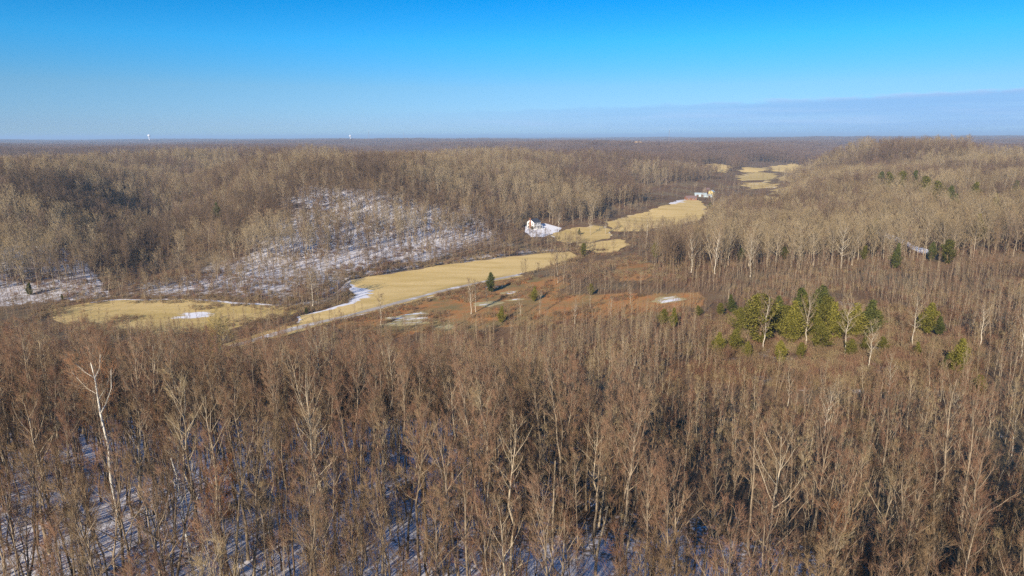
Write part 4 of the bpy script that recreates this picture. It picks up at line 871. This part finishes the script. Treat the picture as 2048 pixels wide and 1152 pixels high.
# ------------------------------------------------------------------ buildings
M_WHITE = plain('white_siding', (0.74,0.74,0.72)); M_ROOFD = plain('dark_shingles', (0.05,0.055,0.07)); M_BRICK = plain('red_brick', (0.26,0.12,0.07), sc=8); M_GLASS = plain('window_glass', (0.04,0.05,0.07), 0.15)
M_YEL = plain('yellow_siding', (0.66,0.52,0.2)); M_TIN = plain('pale_blue_tin', (0.38,0.46,0.50), 0.5); M_BRR = plain('red_brown_shingles', (0.20,0.13,0.12)); M_WOOD = plain('weathered_boards', (0.22,0.16,0.12)); M_STEEL = plain('painted_steel', (0.75,0.76,0.78), 0.5)
M_TANR = plain('tan_roof', (0.5,0.33,0.16)); M_DOOR = plain('dark_door', (0.10,0.05,0.03))
def gable_walls(Wd, Dp, Hh, ridge):
    m = MB(); a = Wd/2; b_ = Dp/2
    v = [(-a,-b_,-1.5),(a,-b_,-1.5),(a,b_,-1.5),(-a,b_,-1.5),(-a,-b_,Hh),(a,-b_,Hh),(a,b_,Hh),(-a,b_,Hh),(-a,0,Hh+ridge),(a,0,Hh+ridge)]
    return m.add(v, [(0,1,5,4),(2,3,7,6),(1,2,6,9,5),(3,0,4,8,7)])
def gable_roof(Wd, Dp, Hh, ridge, ov=0.4, th=0.18):
    m = MB(); a = Wd/2+ov; b_ = Dp/2; k = ridge/b_; e = b_+ov; ze = Hh-k*ov
    for s_ in (-1, 1):
        lo = [(-a,s_*e,ze+.02),(a,s_*e,ze+.02),(a,0,Hh+ridge+.02),(-a,0,Hh+ridge+.02)]; hi = [(x_,y_,z_+th) for x_,y_,z_ in lo]
        m.add(lo+hi, [(0,3,2,1),(4,5,6,7),(0,1,5,4),(1,2,6,5),(2,3,7,6),(3,0,4,7)])
    return m
def house(name, label, cat, p, rz, Wd, Dp, Hh, ridge, wallm, roofm, wins=(), doors=(), sides=(), group=None):
    r = empty(name, tuple(p), rz); tag(r, label, cat, group); gable_walls(Wd, Dp, Hh, ridge).build('wall', wallm, r); gable_roof(Wd, Dp, Hh, ridge).build('roof', roofm, r)
    for x_, z_, w, h_ in wins:
        f = MB().box(x_-w/2-.08, -Dp/2-.06, z_-.08, x_+w/2+.08, -Dp/2+.05, z_+h_+.08).build('window', M_WHITE, r); MB().box(x_-w/2, -Dp/2-.075, z_, x_+w/2, -Dp/2-.062, z_+h_).build('pane', M_GLASS, f)
    for y_, z_, w, h_ in sides:
        f = MB().box(-Wd/2-.06, y_-w/2-.08, z_-.08, -Wd/2+.05, y_+w/2+.08, z_+h_+.08).build('window', M_WHITE, r); MB().box(-Wd/2-.075, y_-w/2, z_, -Wd/2-.062, y_+w/2, z_+h_).build('pane', M_GLASS, f)
    for x_, w, h_ in doors: MB().box(x_-w/2, -Dp/2-.07, 0, x_+w/2, -Dp/2+.05, h_).build('door', M_DOOR, r)
    return r
# white two storey farmhouse: front faces right and towards us, sunlit gable with the brick chimney to the left
p = hit(1068, 458); p[2] += 0.2
fh = house('farmhouse', 'white two storey farmhouse with brick chimney on a snowy yard', 'house', p+np.array([0, 4, 0]), math.radians(50), 10.5, 8.5, 6.2, 2.8, M_WHITE, M_ROOFD,
 wins=[(-3.6,3.9,1.1,1.5),(-1.2,3.9,1.1,1.5),(1.2,3.9,1.1,1.5),(3.6,3.9,1.1,1.5),(-3.6,.9,1.1,1.6),(-1.4,.9,1.1,1.6),(3.4,.9,1.1,1.6)], doors=[(1.1,1.1,2.2)], sides=[(-2.6,.9,1,1.6),(2.6,.9,1,1.6),(-2.6,3.9,1,1.5),(2.6,3.9,1,1.5)])
fh.scale = (.85, .85, .85)
MB().box(-6.1,-1.0,-1.5,-5.27,1.0,6.6).box(-6.0,-.55,6.6,-5.3,.55,10.2).build('chimney', M_BRICK, fh)
MB().box(-5.0,-6.9,-1.2,5.2,-4.33,.15).build('porch_floor', M_WHITE, fh); MB().box(-5.2,-7.1,2.75,5.4,-4.34,3.0).build('porch_roof', M_WHITE, fh)
for x_ in (-4.8, -2.4, 0, 2.4, 4.9): MB().lathe([(.17,.15),(.14,.4),(.14,2.5),(.18,2.75)], 8, x_, -6.7).build('porch_column', M_WHITE, fh)
def shrub(px, py, r, label):
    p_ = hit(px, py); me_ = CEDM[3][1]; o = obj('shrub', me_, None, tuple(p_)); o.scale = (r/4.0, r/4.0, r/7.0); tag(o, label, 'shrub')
shrub(1064, 459.5, 2.4, 'dark green shrub at the foot of the brick chimney')
# farmstead half a mile up the valley
def at_px(px, py): return hit(px, py)
house('brick_house', 'low brick house with a dull red-brown roof at the far farmstead', 'house', at_px(1381, 400), math.radians(10), 13, 8, 2.8, 2.4, M_BRICK, M_BRR, wins=[(-4,1,1.4,1.2),(3.6,1,1.4,1.2),(1.4,1,1.2,1.2)], doors=[(-1,1.1,2.1)])
house('tin_shed', 'long pale blue tin shed between the brick and yellow houses', 'shed', at_px(1401, 393), math.radians(-12), 15, 7, 3.2, 1.6, M_TIN, M_TIN, doors=[(-4,3,2.6),(2,3,2.6)])
house('yellow_house', 'yellow gabled house at the right end of the far farmstead', 'house', at_px(1423, 390), math.radians(55), 7, 6, 4.4, 2.0, M_YEL, M_TIN, wins=[(-2,3,1,1.2),(2,3,1,1.2)], doors=[(0,1,2.1)], sides=[(-1.5,1,1,1.3),(1.5,1,1,1.3)])
house('small_barn', 'small pinkish-white barn behind the yellow house', 'barn', at_px(1413, 383), math.radians(20), 7, 6, 3.0, 2.0, M_WOOD, M_BRR, doors=[(0,2.4,2.6)])
house('tool_shed', 'low grey-white shed in front of the yellow house', 'shed', at_px(1415, 394), math.radians(-5), 11, 5, 2.2, 0.9, M_TIN, M_TIN, doors=[(2,2.2,2)])
house('plateau_house', 'tan roofed house in a clearing on the far plateau', 'house', atY(1275, 303, 2600)*np.array([1,1,0])+np.array([0,0,h1(*atY(1275,303,2600)[:2])+14]), math.radians(10), 26, 16, 6, 6, M_WHITE, M_TANR, wins=[(-7,2,2,2),(7,2,2,2)], doors=[(0,2,3)])
for k_, (px, Y, w, lab) in enumerate([(1641,3600,34,'leftmost white shed of the distant farm below the right hill'),(1652,3700,46,'middle white shed of the distant farm below the right hill'),(1664,3620,30,'right hand white shed of the distant farm below the right hill'),
      (442,7600,40,'small white building left of the far white complex on the horizon'),(462,7800,120,'long white building of the far complex on the horizon'),(474,7750,70,'right hand white building of the far complex on the horizon')]):
    q = atY(px, 300, Y); zt = CAMZ + (q[2]-CAMZ)*0 ; yy = 296 if Y < 5000 else 282
    zb = atY(px, yy, Y)[2]; zg = h1(q[0], q[1]); house('white_shed', lab, 'building', (q[0], q[1], max(zg, zb-8)), math.radians(15*(k_ % 3)-15), w, 16, 9, 4, M_WHITE, M_STEEL, doors=[(0,5,5)], group='white buildings far off')
# ------------------------------------------------------------------ towers on the horizon
def water_tower(px, ytop, Y, R_, lab):
    zt = atY(px, ytop, Y)[2]; q = atY(px, 280, Y); zg = h1(q[0], q[1]); r = empty('water_tower', (q[0], q[1], zg)); tag(r, lab, 'water tower'); Hh = zt-zg
    MB().lathe([(R_*.55,-2),(R_*.42,3),(R_*.32,8),(R_*.3,Hh-2.2*R_)], 16).build('pedestal', M_STEEL, r)
    MB().lathe([(R_*.3,Hh-2.2*R_),(R_*.9,Hh-1.55*R_),(R_*1.05,Hh-1.0*R_),(R_*.95,Hh-.5*R_),(R_*.6,Hh-.12*R_),(0.3,Hh)], 20).build('tank', M_STEEL, r)
water_tower(299, 268.5, 7000, 13, 'white water tower on the horizon at left'); water_tower(701, 269.5, 8200, 13, 'white water tower on the horizon left of centre')
def mast(px, ytop, Y, lab):
    zt = atY(px, ytop, Y)[2]; q = atY(px, 280, Y); zg = h1(q[0], q[1]); Hh = zt-zg; r = empty('radio_mast', (q[0], q[1], zg)); tag(r, lab, 'mast'); m = MB()
    for a in range(3): m.bar((math.cos(a*2.09)*1.2, math.sin(a*2.09)*1.2, -1), (math.cos(a*2.09)*.8, math.sin(a*2.09)*.8, Hh), .35)
    n = int(Hh/6)
    for i in range(n):
        for a in range(3): m.bar((math.cos(a*2.09)*1.1, math.sin(a*2.09)*1.1, i*6), (math.cos((a+1)*2.09)*1.1, math.sin((a+1)*2.09)*1.1, i*6+6), .15, 3)
    m.build('lattice', M_WOOD, r); MB().bar((0, 0, Hh-1), (0, 0, Hh+6), .3).build('antenna', M_STEEL, r)
mast(1338, 260, 4200, 'dark radio mast on the horizon right of centre'); mast(738, 262, 5200, 'thin radio mast on the horizon right of the water tower'); mast(808, 265, 6500, 'faint radio mast on the horizon nearest the centre')
# ------------------------------------------------------------------ air
hz = MB().box(-62000, -62000, -22, 62000, 62000, 128); hm = bpy.data.materials.new('haze_air'); hm.use_nodes = True; ht = hm.node_tree; ht.nodes.clear()
vo = ht.nodes.new('ShaderNodeVolumePrincipled'); vo.inputs['Density'].default_value = 0.00010; vo.inputs['Color'].default_value = (0.46, 0.70, 1.0, 1); vo.inputs['Anisotropy'].default_value = 0.0
oo = ht.nodes.new('ShaderNodeOutputMaterial'); ht.links.new(vo.outputs[0], oo.inputs['Volume'])
hzo = hz.build('haze', hm); tag(hzo, kind='stuff')
